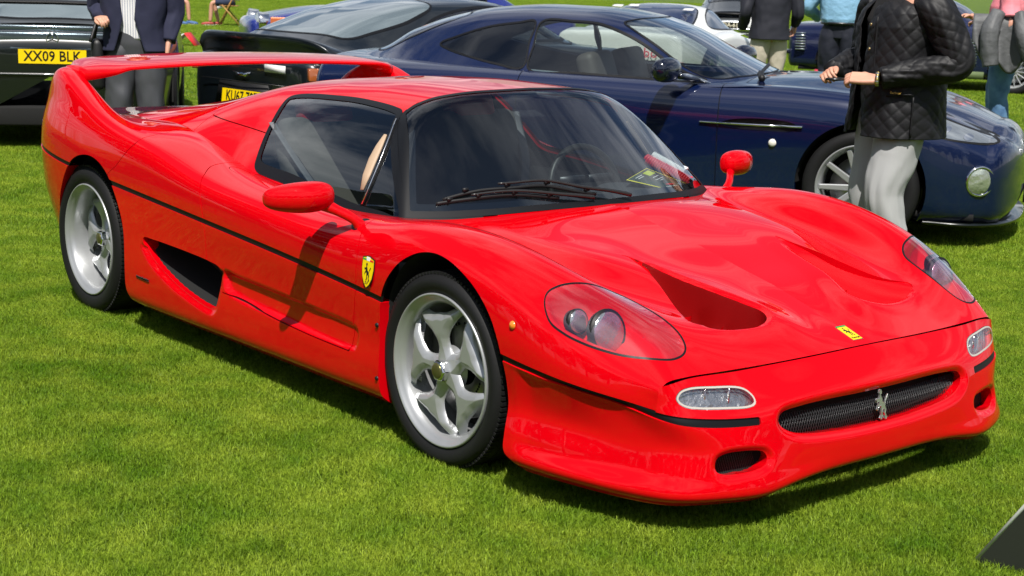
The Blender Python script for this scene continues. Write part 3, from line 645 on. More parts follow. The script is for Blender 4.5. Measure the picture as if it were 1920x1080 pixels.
    gd = A0.clip(G_f(A0), .02); gd.V = gd.V-np.array([.11,0,0]); surfobj('grille_duct', gd.both(), VOID, car)
    wires = []
    for i in range(92):
        yy = -.46+.92*i/91; x0 = 2.262-.18*max(0, abs(yy)-.1)**2*1.2
        wires.append(tube([(x0+.012, yy-.02, .245),(x0-.004, yy+.02, .325)], .0009, 4)); wires.append(tube([(x0+.012, yy+.02, .245),(x0-.004, yy-.02, .325)], .0009, 4))
    meshobj('grille_mesh', *merge(wires), MESHM, car)
    horse3d(car)
    bonnet_badge(car)
    # ---- wheel arches, underbody
    for s_ in (1,-1):
        for crv, cx, cz in ((FARCH,1.33,.30),(RARCH,-1.22,.32)):
            cc = crv[::4]; cc = cc[cc[:,1] > .15]; V = []
            for a, b in cc:
                for y_, k_ in ((.925,1.0),(.60,.84)): V.append((cx+(a-cx)*k_, s_*y_, cz+(b-cz)*k_))
            m_ = len(cc); F = [[2*i, 2*i+1, 2*i+3, 2*i+2] for i in range(m_-1)]
            n0 = len(V); V.append((cx, s_*.60, cz)); F += [[n0, 2*i+1, 2*i+3] for i in range(m_-1)]
            meshobj('wheel_arch', V, F, VOID, car)
    meshobj('underbody', *box((.0,0,.16), (4.1,1.5,.03)), VOID, car)
    meshobj('rear_panel', *box((-2.06,0,.50), (.04,1.45,.50)), VOID, car)
    build_wheels(car)
    build_interior(car)
    build_wipers(car)
    build_dash_items()
    return car

def lathe_at(prof, c, axis, n=24):
    ax = Vector(axis).normalized(); R = np.array(ax.to_track_quat('Z','Y').to_matrix()); V, F = lathe(prof, n, 'z')
    V = V@R.T+np.asarray(c); F = F+[[j*len(prof) for j in range(n)]] if prof[0][0] > 0 else F
    return V, F
LENS = mat('ribbed_lens', (.50,.51,.53), .14, metal=.8, coat=1.0, bump=(75,.5,.004))
INDG = glass_mat('indicator_glass', (.97,.97,.97), 1.0)
REFL = mat('reflector', (.50,.50,.50), .25, metal=.9, bump=(30,.9,.010))
MESHM = mat('grille_wire', (.045,.045,.048), .35, metal=.3)
YEL = mat('badge_yellow', (.85,.62,.0), .25, coat=.8)
BLK = mat('badge_black', (.008,.008,.008), .35)
HORSE = [(.30,.98),(.40,1.0),(.46,.93),(.44,.86),(.36,.86),(.42,.78),(.50,.68),(.50,.60),(.62,.58),(.72,.50),(.80,.62),(.92,.70),(.97,.82),(.90,.80),(.82,.72),(.74,.62),(.72,.44),(.80,.34),(.76,.22),(.86,.10),(.80,.02),(.70,.06),(.72,.14),(.66,.24),(.68,.34),(.56,.38),(.50,.28),(.54,.16),(.44,.04),(.36,.08),(.44,.18),(.42,.30),(.42,.42),(.36,.50),(.22,.44),(.16,.34),(.12,.38),(.18,.50),(.30,.58),(.24,.64),(.10,.60),(.06,.68),(.12,.72),(.28,.72),(.32,.82),(.26,.90)]
def horse_mesh(o, u, v, n, w, h, t):
    """flat prancing horse plate: origin o, width axis u, height axis v, normal n"""
    P = [np.asarray(o)+np.asarray(u)*(a-.5)*w+np.asarray(v)*(b-.5)*h for a, b in HORSE]; k = len(P)
    from mathutils.geometry import tessellate_polygon
    tri = tessellate_polygon([[Vector((a,b,0)) for a, b in HORSE]])
    V = [p+np.asarray(n)*t for p in P]+[p for p in P]
    F = [list(q) for q in tri]+[[i+k for i in q[::-1]] for q in tri]+[[i,(i+1)%k,(i+1)%k+k,i+k] for i in range(k)]
    return np.array(V), F
def plate(o, u, v, n, pts, t):
    P = [np.asarray(o)+np.asarray(u)*a+np.asarray(v)*b for a, b in pts]; k = len(P)
    V = [p+np.asarray(n)*t for p in P]+P; F = [list(range(k)), list(range(k,2*k))[::-1]]+[[i,i+k,(i+1)%k+k,(i+1)%k] for i in range(k)]
    return np.array(V), F
def text_obj(name, s, size, M, m, parent, ext=.0008, sx=1.0, align='CENTER', bold=0.0):
    cu = bpy.data.curves.new(name, 'FONT'); cu.body = s; cu.size = size; cu.extrude = ext; cu.align_x = align; cu.align_y = 'CENTER'; cu.offset = bold; cu.resolution_u = 2
    to = bpy.data.objects.new('tmp', cu); me = bpy.data.meshes.new_from_object(to); bpy.data.objects.remove(to)
    me.materials.clear(); me.materials.append(m); o = bpy.data.objects.new(name, me)
    M2 = M @ Matrix.Diagonal((sx,1,1,1)); me.transform(M2); return link(o, parent)
def frame(o, u, v):
    u = Vector(u).normalized(); v = Vector(v); v = (v-u*v.dot(u)).normalized(); n = u.cross(v)
    return Matrix(((u.x,v.x,n.x,o[0]),(u.y,v.y,n.y,o[1]),(u.z,v.z,n.z,o[2]),(0,0,0,1)))
def shield(car, s_):
    o = np.array([.938, s_*.9625, .572]); u = np.array([1,0,-.06])*(-s_); u = u/np.linalg.norm(u)
    v = np.array([.0, -s_*.10, 1.0]); v /= np.linalg.norm(v); n = np.cross(u, v); 
    if n[1]*s_ < 0: n = -n
    sh = [(-.031,.042),(0,.050),(.031,.042),(.032,.01),(.026,-.02),(.014,-.040),(0,-.052),(-.014,-.040),(-.026,-.02),(-.032,.01)]
    b = bpy.data.objects.new('shield_badge', None); link(b, car)
    meshobj('rim', *plate(o, u, v, n, [(a*1.1, c*1.08) for a, c in sh], .003), BLK, b, smooth=False)
    meshobj('field', *plate(o, u, v, n, sh, .0038), YEL, b, smooth=False)
    meshobj('horse', *horse_mesh(o-v*.002, u, v, n, .040, .062, .0046), BLK, b, smooth=False)
    for k_, (c_, a0, a1) in enumerate((((.02,.35,.06), -.030, -.010), ((.8,.8,.8), -.010, .010), ((.7,.01,.01), .010, .030))):
        meshobj('stripe', *plate(o, u, v, n, [(a0,.036),(a0,.0415+.0075*(k_==1)),(a1,.0415+.0075*(k_==1)),(a1,.036)], .0044), mat('stripe_%d' % k_, c_, .3), b, smooth=False)
    text_obj('lettering', 'S F', .014, frame(o-v*.037+n*.0042, u if np.dot(np.cross(u,v),n) > 0 else -u, v), BLK, b)
def script_mark(s_):
    parts = []
    for i in range(11):
        x = -.735+i*.0105; h = .010 if i in (0,5,8) else .006
        parts.append(box((x if s_ < 0 else x, s_*.9915, .262+(.001 if i % 2 else 0)), (.0062,.003,h)))
    parts.append(box((-.682, s_*.9915, .2572), (.112,.003,.002)))
    return merge(parts)
def horse3d(car):
    b = horse_mesh((2.292,0,.302), (.03,1,0), (-.1,0,1), (1,0,.05), .060, .096, .005)
    o = meshobj('grille_horse', *b, mat('satin_silver', (.75,.75,.76), .22, metal=.85), car, smooth=False); bevel(o, .0012, 1, 20)
def bonnet_badge(car):
    u = np.array([0,1,0.]); 
    z0, z1 = .5005, .4835; x0, x1 = 2.118, 2.178
    v = np.array([x0-x1, 0, z0-z1]); L = np.linalg.norm(v); v /= L; n = np.array([.27,0,.96]); n /= np.linalg.norm(n)
    X = 2.150; c = np.array([X, 0, 0.])
    i = None
    P = upper_grid(860, 40)[:, -1]; k = np.argmin(abs(P[:,0]-X)); c[2] = P[k,2]+.0012; t = P[k-3]-P[k+3]; v = t/np.linalg.norm(t); n = np.cross(u, v); n = n if n[2] > 0 else -n
    b = bpy.data.objects.new('bonnet_badge', None); link(b, car)
    meshobj('rim', *plate(c, u, v, n, [(-.0235,-.041),(.0235,-.041),(.0235,.041),(-.0235,.041)], .003), CHROME, b, smooth=False)
    meshobj('field', *plate(c, u, v, n, [(-.021,-.038),(.021,-.038),(.021,.032),(-.021,.032)], .0038), YEL, b, smooth=False)
    meshobj('horse', *horse_mesh(c+v*.004, u, v, n, .032, .048, .0044), BLK, b, smooth=False)
    text_obj('lettering', 'Ferrari', .013, frame(c-v*.029+n*.0042, u, v), BLK, b)
    meshobj('stripe', *plate(c, u, v, n, [(-.021,.0335),(.021,.0335),(.021,.038),(-.021,.038)], .0040), mat('stripe_0', (.02,.35,.06), .3), b, smooth=False)
def build_wing(car):
    ys = np.concatenate([np.linspace(-.84, -.60, 13), np.linspace(-.55, .55, 23), np.linspace(.60, .84, 13)])
    V = []; n = 36
    for y in ys:
        a = abs(y); e = sstep(np.array([a]), .66, .84)[0]
        zc = 1.078-.026*(a/.8)**2-.020*e; e2 = sstep(np.array([a]), .72, .84)[0]; xl = -1.405-.012*(a/.8)**2-.13*e2; xt = -1.90-.01*(a/.8)**2+.15*e2; th = .036+.012*e
        zl, zt = zc, zc+.018
        for j in range(n):
            t = 2*math.pi*j/n; c, s = math.cos(t), math.sin(t)
            u = .5+.5*c                     # 1 at the leading edge
            x = xt+(xl-xt)*u; tk = th*(.35+.65*u**.5)*.5
            up_ = .5*(abs(s)**.75)*(1 if s > 0 else -1)*2*tk
            z = zt+(zl-zt)*u+up_*(1 if s > 0 else 1.0)-(e*.02 if s < 0 else 0)
            V.append((x, y, z))
    m = len(ys); F = [[i*n+j, i*n+(j+1)%n, (i+1)*n+(j+1)%n, (i+1)*n+j] for i in range(m-1) for j in range(n)]+[list(range(n))[::-1], [(m-1)*n+j for j in range(n)]]
    meshobj('rear_wing', V, [f[::-1] for f in F], RED, car)
def build_mirrors(car):
    for s_ in (1,-1):
        g = bpy.data.objects.new('door_mirror', None); link(g, car)
        # head: swept ellipsoid, flat at the back
        C = np.array([.672, 1.065, .788]); V = []; nu, nv = 28, 24
        for i in range(nu+1):
            a = math.pi*i/nu; w = -math.cos(a)                 # -1 inner .. 1 outer
            r = math.sin(a)**.55 if 0 < i < nu else .0
            yy = C[1]+w*.112; xx = C[0]-.030*w-.02*w*w+.01; zz = C[2]+.002-.004*w
            hh = .052*(1-.10*w)*r; fr = .060*(1-.28*max(w,0))*r; bk = .034*r
            for j in range(nv):
                t = 2*math.pi*j/nv; c, s = math.cos(t), math.sin(t)
                ex = (abs(c)**.9)*(1 if c > 0 else -1); 
                V.append((xx+(fr if c > 0 else bk)*ex, s_*yy, zz+hh*(abs(s)**.85)*(1 if s > 0 else -1)))
        F = [[i*nv+j, i*nv+(j+1)%nv, (i+1)*nv+(j+1)%nv, (i+1)*nv+j] for i in range(nu) for j in range(nv)]
        if s_ > 0: F = [f[::-1] for f in F]
        meshobj('housing', V, F, RED, g)
        arm = open_curve([(.775,s_*.885,.675),(.778,s_*.895,.700),(.765,s_*.925,.727),(.735,s_*.960,.748),(.705,s_*.995,.768),(.690,s_*1.03,.785)], 20)
        meshobj('stalk', *tube(arm, np.interp(np.linspace(0,1,20), [0,.12,.3,.6,1], [.033,.025,.017,.018,.032]), 16, flat=.8), RED, g)
        meshobj('stalk_foot', *lathe_at([(.0,.004),(.034,.004),(.036,-.01)], (.775, s_*.885, .697), (.05,s_*.45,.9)), TRIM, g)
        meshobj('mirror_glass', *lathe_at([(0,.0),(.046,.0),(.046,-.002)], (.641, s_*1.065, .789), (-1,0,0)), CHROME, g)
def rim_meshes(dish):
    """rim barrel profile revolved about y; outer face towards -y at y=0; dish = spoke recess"""
    prof = [(.247,.006),(.2475,-.001),(.244,-.004),(.240,-.003),(.236,.003),(.226,.010),(.220,.016)]
    if dish > .05: prof += [(.214,.03),(.210,dish*.8),(.206,dish+.02),(.200,dish+.06),(.198,.20)]
    else: prof += [(.216,.022),(.213,dish),(.208,dish+.03),(.204,dish+.08),(.20,.20)]
    return lathe(prof, 96)
def spoke_obj(dish, name):
    """one fifth of the star: a forked, crowned plate cut from a polar sheet"""
    RT = .219 if dish > .05 else .226
    rr, aa = np.meshgrid(np.linspace(.028, RT, 90), np.linspace(-.66, .66, 110), indexing='ij'); P2 = np.c_[(rr*np.sin(aa)).ravel(), (rr*np.cos(aa)).ravel()]
    def cap(a, b, ra, rb):
        a = np.array(a); b = np.array(b); d = b-a; t = np.clip(((P2-a)@d)/(d@d), 0, 1); return np.linalg.norm(P2-a-t[:,None]*d, axis=1)-(ra+(rb-ra)*t)
    pol = lambda r, a: (r*math.sin(a), r*math.cos(a))
    f = smin(cap(pol(.01,0), pol(.085,0), .050, .026), cap(pol(.085,0), pol(.140,0), .026, .036), .012)
    for s_ in (1,-1): f = smin(f, cap(pol(.138,s_*.05), pol(RT+.016,s_*.590), .036, .0075), .022)
    f = f+.0*P2[:,0]
    d = np.clip(-f, 0, .05); r = np.linalg.norm(P2, axis=1)
    base = dish+.016-.010*sstep(r, .05, .12)+.020*sstep(r, .17, RT)
    y = base-.020*np.sqrt(np.clip(d/.022, 0, 1))-.006*sstep(r, .09, .03)
    S = Surf.grid(np.stack([P2[:,0], y, P2[:,1]], 1).reshape(90, 110, 3)); 
    if S.N[:,1].mean() > 0: S.N *= -1; S.Q = S.Q[:, ::-1]
    S = S.clip(f, 0.0); S = S.lip(.030, .002)
    o = surfobj(name, S, ALU); return o
def tyre_prof(R, w, rb=.247):
    # half section: outer bead (y=+.004) bulge, shoulder, tread with grooves, inner
    p = [(rb-.004,.010),(rb+.006,.001),(rb+.016,-.004),(rb+(R-rb)*.45,-.009),(rb+(R-rb)*.72,-.005),(R-.012,.006),(R-.004,.016),(R-.001,.028)]
    gs = [.28,.5,.72]
    for g in gs:
        c = w*g; p += [(R,c-.008),(R,c-.0055),(R-.007,c-.005),(R-.007,c+.005),(R,c+.0055),(R,c+.008)]
    p += [(R-.002,w-.03),(R-.012,w-.010),(R-.04,w+.006),(rb,w-.005)]
    return p
def build_wheels(car):
    sp_f = spoke_obj(.028, 'spoke'); sp_r = spoke_obj(.085, 'spoke')
    for axle, (cx, yo, cz, R, w, sp, dish) in {'f': (1.29,.928,.312,.3145,.245,sp_f,.028), 'r': (-1.29,.958,.325,.329,.335,sp_r,.085)}.items():
        tm = None
        for s_ in (1,-1):
            whl = bpy.data.objects.new('wheel', None); link(whl, car)
            whl.location = (cx, s_*yo, cz)
            if s_ > 0: whl.rotation_euler = (0,0,math.pi)
            if tm is None:
                t_ = meshobj('tyre', *lathe(tyre_prof(R, w), 160), RUB, whl); V, F = lathe(tyre_prof(R, w), 160)
                # sipes: thin radial cuts across the shoulders, as raised ribs
                ribs = []
                for i in range(110):
                    a = 2*math.pi*i/110; c, s = math.cos(a), math.sin(a)
                    bx, bf = box((R-.0035, .022, 0), (.0085,.028,.0105)); bx = bx@np.array([[c,0,s],[0,1,0],[-s,0,c]]); ribs.append((bx, bf))
                rb = meshobj('tread_blocks', *merge(ribs), RUB, whl, smooth=False); rb['kind'] = 'stuff'
                lt = []
                rm = meshobj('rim', *rim_meshes(dish), ALU, whl)
                hub = meshobj('hub', *lathe([(0,dish+.0),(.045,dish-.002),(.052,dish+.004),(.058,dish+.012),(.075,dish+.03)], 48), ALU, whl)
                V, F = tube([(0,dish+.0,0),(0,dish-.030,0),(0,dish-.036,0)], [.036,.036,.031], 6); nut = meshobj('hub_nut', V, F, CHROME, whl, smooth=False); bevel(nut, .004, 3)
                V, F = lathe([(0,dish-.040),(.020,dish-.040),(.025,dish-.037),(.026,dish-.03)], 32); cap = meshobj('hub_cap', V, F, mat('cap_olive', (.12,.115,.04), .3, metal=.6), whl)
                disc = meshobj('brake_disc', *lathe([(.06,dish+.075),(.165,dish+.075),(.168,dish+.08),(.168,dish+.10)], 64), STEEL, whl)
                bk = meshobj('barrel_back', *lathe([(0,dish+.12),(.20,dish+.12)], 48), VOID, whl)
                drl = []
                for i in range(40):
                    a = i*2.399; r_ = .085+.075*((i*.618) % 1); drl.append(lathe_at([(0,.001),(.0045,.001),(.0045,0)], (r_*math.cos(a), dish+.0745, r_*math.sin(a)), (0,-1,0), 8))
                dh = meshobj('disc_holes', *merge(drl), VOID, whl); dh['kind'] = 'stuff'
                cal = meshobj('caliper', *box((-.12,dish+.085,.05), (.09,.05,.15)), DARKMET, whl); bevel(cal, .012, 3)
                first = list(whl.children); tm = 1; proto = first
            else:
                for ch in proto:
                    c = ch.copy(); COL.objects.link(c); c.parent = whl
            for i in range(5):
                c = sp.copy(); COL.objects.link(c); c.parent = whl; c.rotation_euler = (0, rad(103-90)*-1*(1)+i*2*math.pi/5 + (0 if s_<0 else 0), 0)
    bpy.data.objects.remove(sp_f); bpy.data.objects.remove(sp_r)
def build_interior(car):
    LEA = mat('dark_interior', (.03,.03,.032), .7); TAN = mat('seat_cloth', (.10,.09,.08), .8)
    meshobj('cabin_floor', *box((.1,0,.30), (1.6,1.3,.03)), LEA, car)
    meshobj('bulkhead', *box((-.36,0,.62), (.05,1.05,.62)), LEA, car)
    meshobj('cabin_side', *box((.1,.765,.48), (1.4,.04,.40)), LEA, car); meshobj('cabin_side', *box((.1,-.765,.48), (1.4,.04,.40)), LEA, car)
    # dashboard: curved shelf that follows the screen base
    V = []; F = []
    ysd = np.linspace(-.66,.66,31)
    for y in ysd:
        xb = .975-.20*(y/.75)**2
        for x_, z_ in ((xb,.690),(xb-.10,.702),(xb-.22,.708),(xb-.30,.696),(xb-.33,.66),(xb-.30,.50)): V.append((x_, y, z_))
    for i in range(30):
        for j in range(5): F.append([i*6+j, i*6+j+1, (i+1)*6+j+1, (i+1)*6+j])
    meshobj('dashboard', V, F, mat('dash_cloth', (.035,.037,.042), .8), car)
    V, F = lathe([(.0,.0),(.10,-.012),(.17,-.045),(.19,-.10)], 40, 'z'); V = V*[1,.95,1]+[.74,.37,.755]; meshobj('instrument_hood', V, F, mat('dash_cloth'), car)
    th = np.linspace(0, 2*math.pi, 40, endpoint=False); ring = [(.50+.06*math.sin(t)*.0-.075*math.sin(t)*.6, .37+.18*math.cos(t), .70+.165*math.sin(t)) for t in th]
    sw = bpy.data.objects.new('steering_wheel', None); link(sw, car)
    meshobj('wheel_rim', *tube(ring, .014, 10, closed=True), mat('leather_black', (.02,.02,.02), .45), sw)
    for a in (0, 2.2, -2.2+math.pi*2):
        meshobj('wheel_spoke', *box((.50, .37+.08*math.sin(a), .70-.07*math.cos(a)), (.015,.03 if a == 0 else .15,.14 if a == 0 else .03)), DARKMET, sw)
    for s_ in (1,-1):
        seat = bpy.data.objects.new('seat', None); link(seat, car)
        o = meshobj('cushion', *box((.12,s_*.37,.40), (.5,.46,.14)), TAN, seat); bevel(o, .05, 4)
        R = np.array(Matrix.Rotation(rad(-22), 3, 'Y')); o = meshobj('backrest', *box((-.18,s_*.37,.66), (.13,.46,.60), R), TAN, seat); bevel(o, .05, 4)
        o = meshobj('headrest', *box((-.28,s_*.37,.94), (.10,.24,.15), R), mat('headrest_red', (.35,.01,.012), .6), seat); bevel(o, .035, 4)
        meshobj('seat_belt', *tube(open_curve([(-.27,s_*.62,.93),(-.1,s_*.55,.72),(.02,s_*.42,.50)], 12), .022, 6, flat=.1), mat('belt_grey', (.13,.13,.14), .7), seat)
def build_wipers(car):
    for k_, (pts, lift) in enumerate(([[(.845,-.625),(.888,-.514),(.938,-.365),(1.001,-.197),(1.035,-.071)], .010], [[(.850,-.60),(.885,-.47),(.923,-.354),(.953,-.233),(1.004,-.10),(1.030,.02),(1.045,.10)], .020])):
        c = open_curve(pts, 40); z, _ = canopy_h(c[:,0], c[:,1]); w = bpy.data.objects.new('wiper', None); link(w, car)
        P = np.c_[c, z+lift]
        blade = P[:30]; meshobj('blade', *tube(blade-[0,0,lift*.5], .0045, 6, flat=1.6), BLACKP, w)
        arm = P[10:]+[.004,0,.010]; meshobj('arm', *tube(arm, np.linspace(.004,.008,len(arm)), 8), mat('wiper_metal', (.03,.03,.03), .3, metal=.4), w)
        for i in (4,12,20,27): meshobj('claw', *box(blade[i]+[0,0,.004], (.010,.022,.012)), BLACKP, w)

def build_dash_items():
    c = empty('windscreen_card', 'dark event card with yellow border and red mark lying on the red car dashboard', 'card', (.90,.36,.716), 0)
    P = np.array([(.80,.31,.778),(.644,.567,.790),(.84,.64,.737),(.885,.48,.737)])-[.90,.36,.716]
    def q(a, b, z): return (P[0]*(1-a)*(1-b)+P[1]*a*(1-b)+P[2]*a*b+P[3]*(1-a)*b)+[0,0,z]
    def quad(a0, a1, b0, b1, z, m, nm): V = [q(a0,b0,z),q(a1,b0,z),q(a1,b1,z),q(a0,b1,z)]; V += [v-np.array([0,0,.001]) for v in V]; return meshobj(nm, V, [[0,1,2,3],[7,6,5,4],[0,4,5,1],[1,5,6,2],[2,6,7,3],[3,7,4,0]], m, c, smooth=False)
    quad(0,1,0,1,0,mat('card_yellow_edge', (.90,.80,.06), .5),'card_edge'); quad(.04,.96,.02,.98,.0012,mat('card_dark', (.05,.08,.06), .4),'card_face')
    quad(.60,.88,.08,.24,.0022,mat('card_lime', (.60,.70,.05), .5),'print_block')
    for i, (a0, a1, b0) in enumerate(((.2,.5,.10),(.2,.45,.16),(.55,.8,.32),(.2,.8,.42),(.3,.7,.48),(.2,.4,.86))): quad(a0,a1,b0,b0+.02,.0022,mat('paper_white', (.75,.75,.75), .5),'print_line')
    for ii in range(5): quad(.15+.12*ii,.24+.12*ii,.78,.90,.0022,mat('paper_white'),'print_line')
    pc = q(.45,.70,.0024); meshobj('red_mark', *lathe_at([(0,.001),(.022,.001),(.022,0)], pc, (0,0,1), 20), mat('mark_red', (.7,.02,.03), .5), c)
    r = empty('coiled_cord', 'red and white coiled cord lying on the dashboard by the far pillar', 'cord', (.80,.56,.73), 0)
    A = np.array([-.185,.030,.092]); B = np.array([.005,.100,.018]); d = B-A; L = np.linalg.norm(d); d /= L; u = np.cross(d, [0,0,1]); u /= np.linalg.norm(u); v = np.cross(u, d)
    for k, (off, mm) in enumerate((((0,0,0), mat('cord_red', (.75,.02,.04), .4)), ((.012,.03,.012), mat('cord_white', (.85,.84,.84), .4)))):
        t = np.linspace(0, 1, 260); n = 20; pts = A+np.outer(t*L*(1 if k == 0 else .72), d)+.017*(np.outer(np.cos(2*np.pi*n*t), u)+np.outer(np.sin(2*np.pi*n*t), v))+np.array(off); meshobj('cord_coil', *tube(pts, .0055, 6), mm, r)
# ------------------------------------------------------------------ the other cars: one builder for body, canopy, glass, wheels
def circle_poly(cx, cz, r, n=60, fx=1.0): return np.array([(cx+r*fx*math.cos(2*math.pi*i/n), cz+r*math.sin(2*math.pi*i/n)) for i in range(n)])
NAVY = mat('deep_blue_metallic', (.0014,.007,.042), .25, metal=.15, coat=1.0)
GREYB = mat('dark_slate_paint', (.005,.008,.011), .3, metal=.3, coat=1.0)
BLACKC = mat('black_green_paint', (.0012,.003,.0025), .3, coat=.7)
WHITEP = mat('white_paint', (.78,.79,.78), .35, coat=.8)
PLATEY = mat('plate_yellow', (.86,.60,.0), .4)
DARKGL = glass_mat('tinted_glass', (.35,.38,.42), .5)
CARGL = glass_mat('side_glass', (.82,.88,.86), .85)
def body_surf(st, nu, nv, nose=None, tail=None):
    xs = np.array([a[0] for a in st]); C = np.array([a[1] for a in st], float)
    u = np.linspace(xs[0], xs[-1], nu); Y = cubic(xs, C)(u)
    P = np.zeros((nu, C.shape[1], 3)); P[...,0] = u[:,None]; P[...,1:] = Y; P = cardinal(P, nv); P[...,1] = np.maximum(P[...,1], 0)
    def cap(row, L, zc, sgn, q):
        out_ = []
        for k in range(1, 15):
            a = math.pi/2*k/14; r = math.cos(a)**q; R_ = row.copy(); R_[:,1] *= r; R_[:,2] = zc+(row[:,2]-zc)*(r if k > 0 else 1)
            R_[:,0] += sgn*L*math.sin(a); out_.append(R_)
        return np.array(out_)
    if nose: P = np.concatenate([P, cap(P[-1], nose[0], nose[1], 1, nose[2])])
    if tail: P = np.concatenate([cap(P[0], tail[0], tail[1], -1, tail[2])[::-1], P])
    return Surf.grid(P, flip=True)
def can_surf(c, nu=300, nv=110):
    X, s = np.meshgrid(np.linspace(c['x0'], c['x1'], nu), np.linspace(0, 1.06, nv), indexing='ij')
    wb = pchip(*c['wb'])(X); zb = pchip(*c['zb'])(X); sh = c.get('bow_f', .18)*sstep(X, c['xm'], c['x1'])-c.get('bow_r', .12)*(1-sstep(X, c['x0'], c['xm']))
    zr = pchip(*c['zr'])(np.clip(X+sh*s**2, c['x0']-.3, c['x1']+.3))
    H = pchip(*c.get('H', ([0,.3,.5,.62,.70,.78,.9,1.0,1.1],[1,.985,.94,.88,.78,.60,.28,0,-.3])))(s)
    Z = zb+(zr-zb)*H; S = Surf.grid(np.stack([X, wb*s, Z], -1)); S.s = None
    return S
def simple_wheel(parent, x, y, z, R, w, rr, s_, n_sp, sp_w, dish, msp, two=True, nuts=True):
    wh = bpy.data.objects.new('wheel', None); link(wh, parent); wh.location = (x, s_*y, z)
    if s_ > 0: wh.rotation_euler = (0,0,math.pi)
    meshobj('tyre', *lathe([(rr-.004,.012),(rr+.006,.0),(rr+.02,-.006),((rr+R)/2,-.010),(R-.02,-.002),(R-.005,.012),(R,.03),(R,w*.33),(R-.007,w*.34),(R-.007,w*.38),(R,w*.39),(R,w-.03),(R-.01,w-.01),(R-.05,w+.004),(rr,w)], 96), RUB, wh)
    meshobj('rim', *lathe([(rr+.004,.006),(rr+.005,0),(rr,-.003),(rr-.006,.0),(rr-.010,.012),(rr-.022,.02),(rr-.03,.05),(rr-.035,w-.02)], 80), msp, wh)
    hub = meshobj('hub', *lathe([(0,dish-.01),(.028,dish-.012),(.032,dish-.004),(.062,dish-.002),(.070,dish+.006),(.074,dish+.03)], 40), msp, wh)
    for i in range(n_sp):
        a = 2*math.pi*i/n_sp+.3; V, F = box((0, dish+.006, .06+(rr-.08)/2+.0), (sp_w, .022, rr-.075)); k = V[:,2] > .1; V[k,1] -= dish*.55; V[k,0] *= .75
        sp = meshobj('spoke', V, F, msp, wh, smooth=False); sp.rotation_euler = (0, a, 0); bevel(sp, .006, 2)
    if nuts:
        for i in range(5):
            a = 2*math.pi*i/5+.2; meshobj('wheel_nut', *lathe_at([(0,.014),(.010,.012),(.013,0)], (.047*math.cos(a), dish-.002, .047*math.sin(a)), (0,-1,0), 12), DARKMET, wh)
    meshobj('brake_disc', *lathe([(.05,dish+.06),(rr-.07,dish+.06),(rr-.07,dish+.08)], 48), STEEL, wh)
    meshobj('barrel_back', *lathe([(0,dish+.11),(rr-.03,dish+.11)], 36), VOID, wh)
    return wh
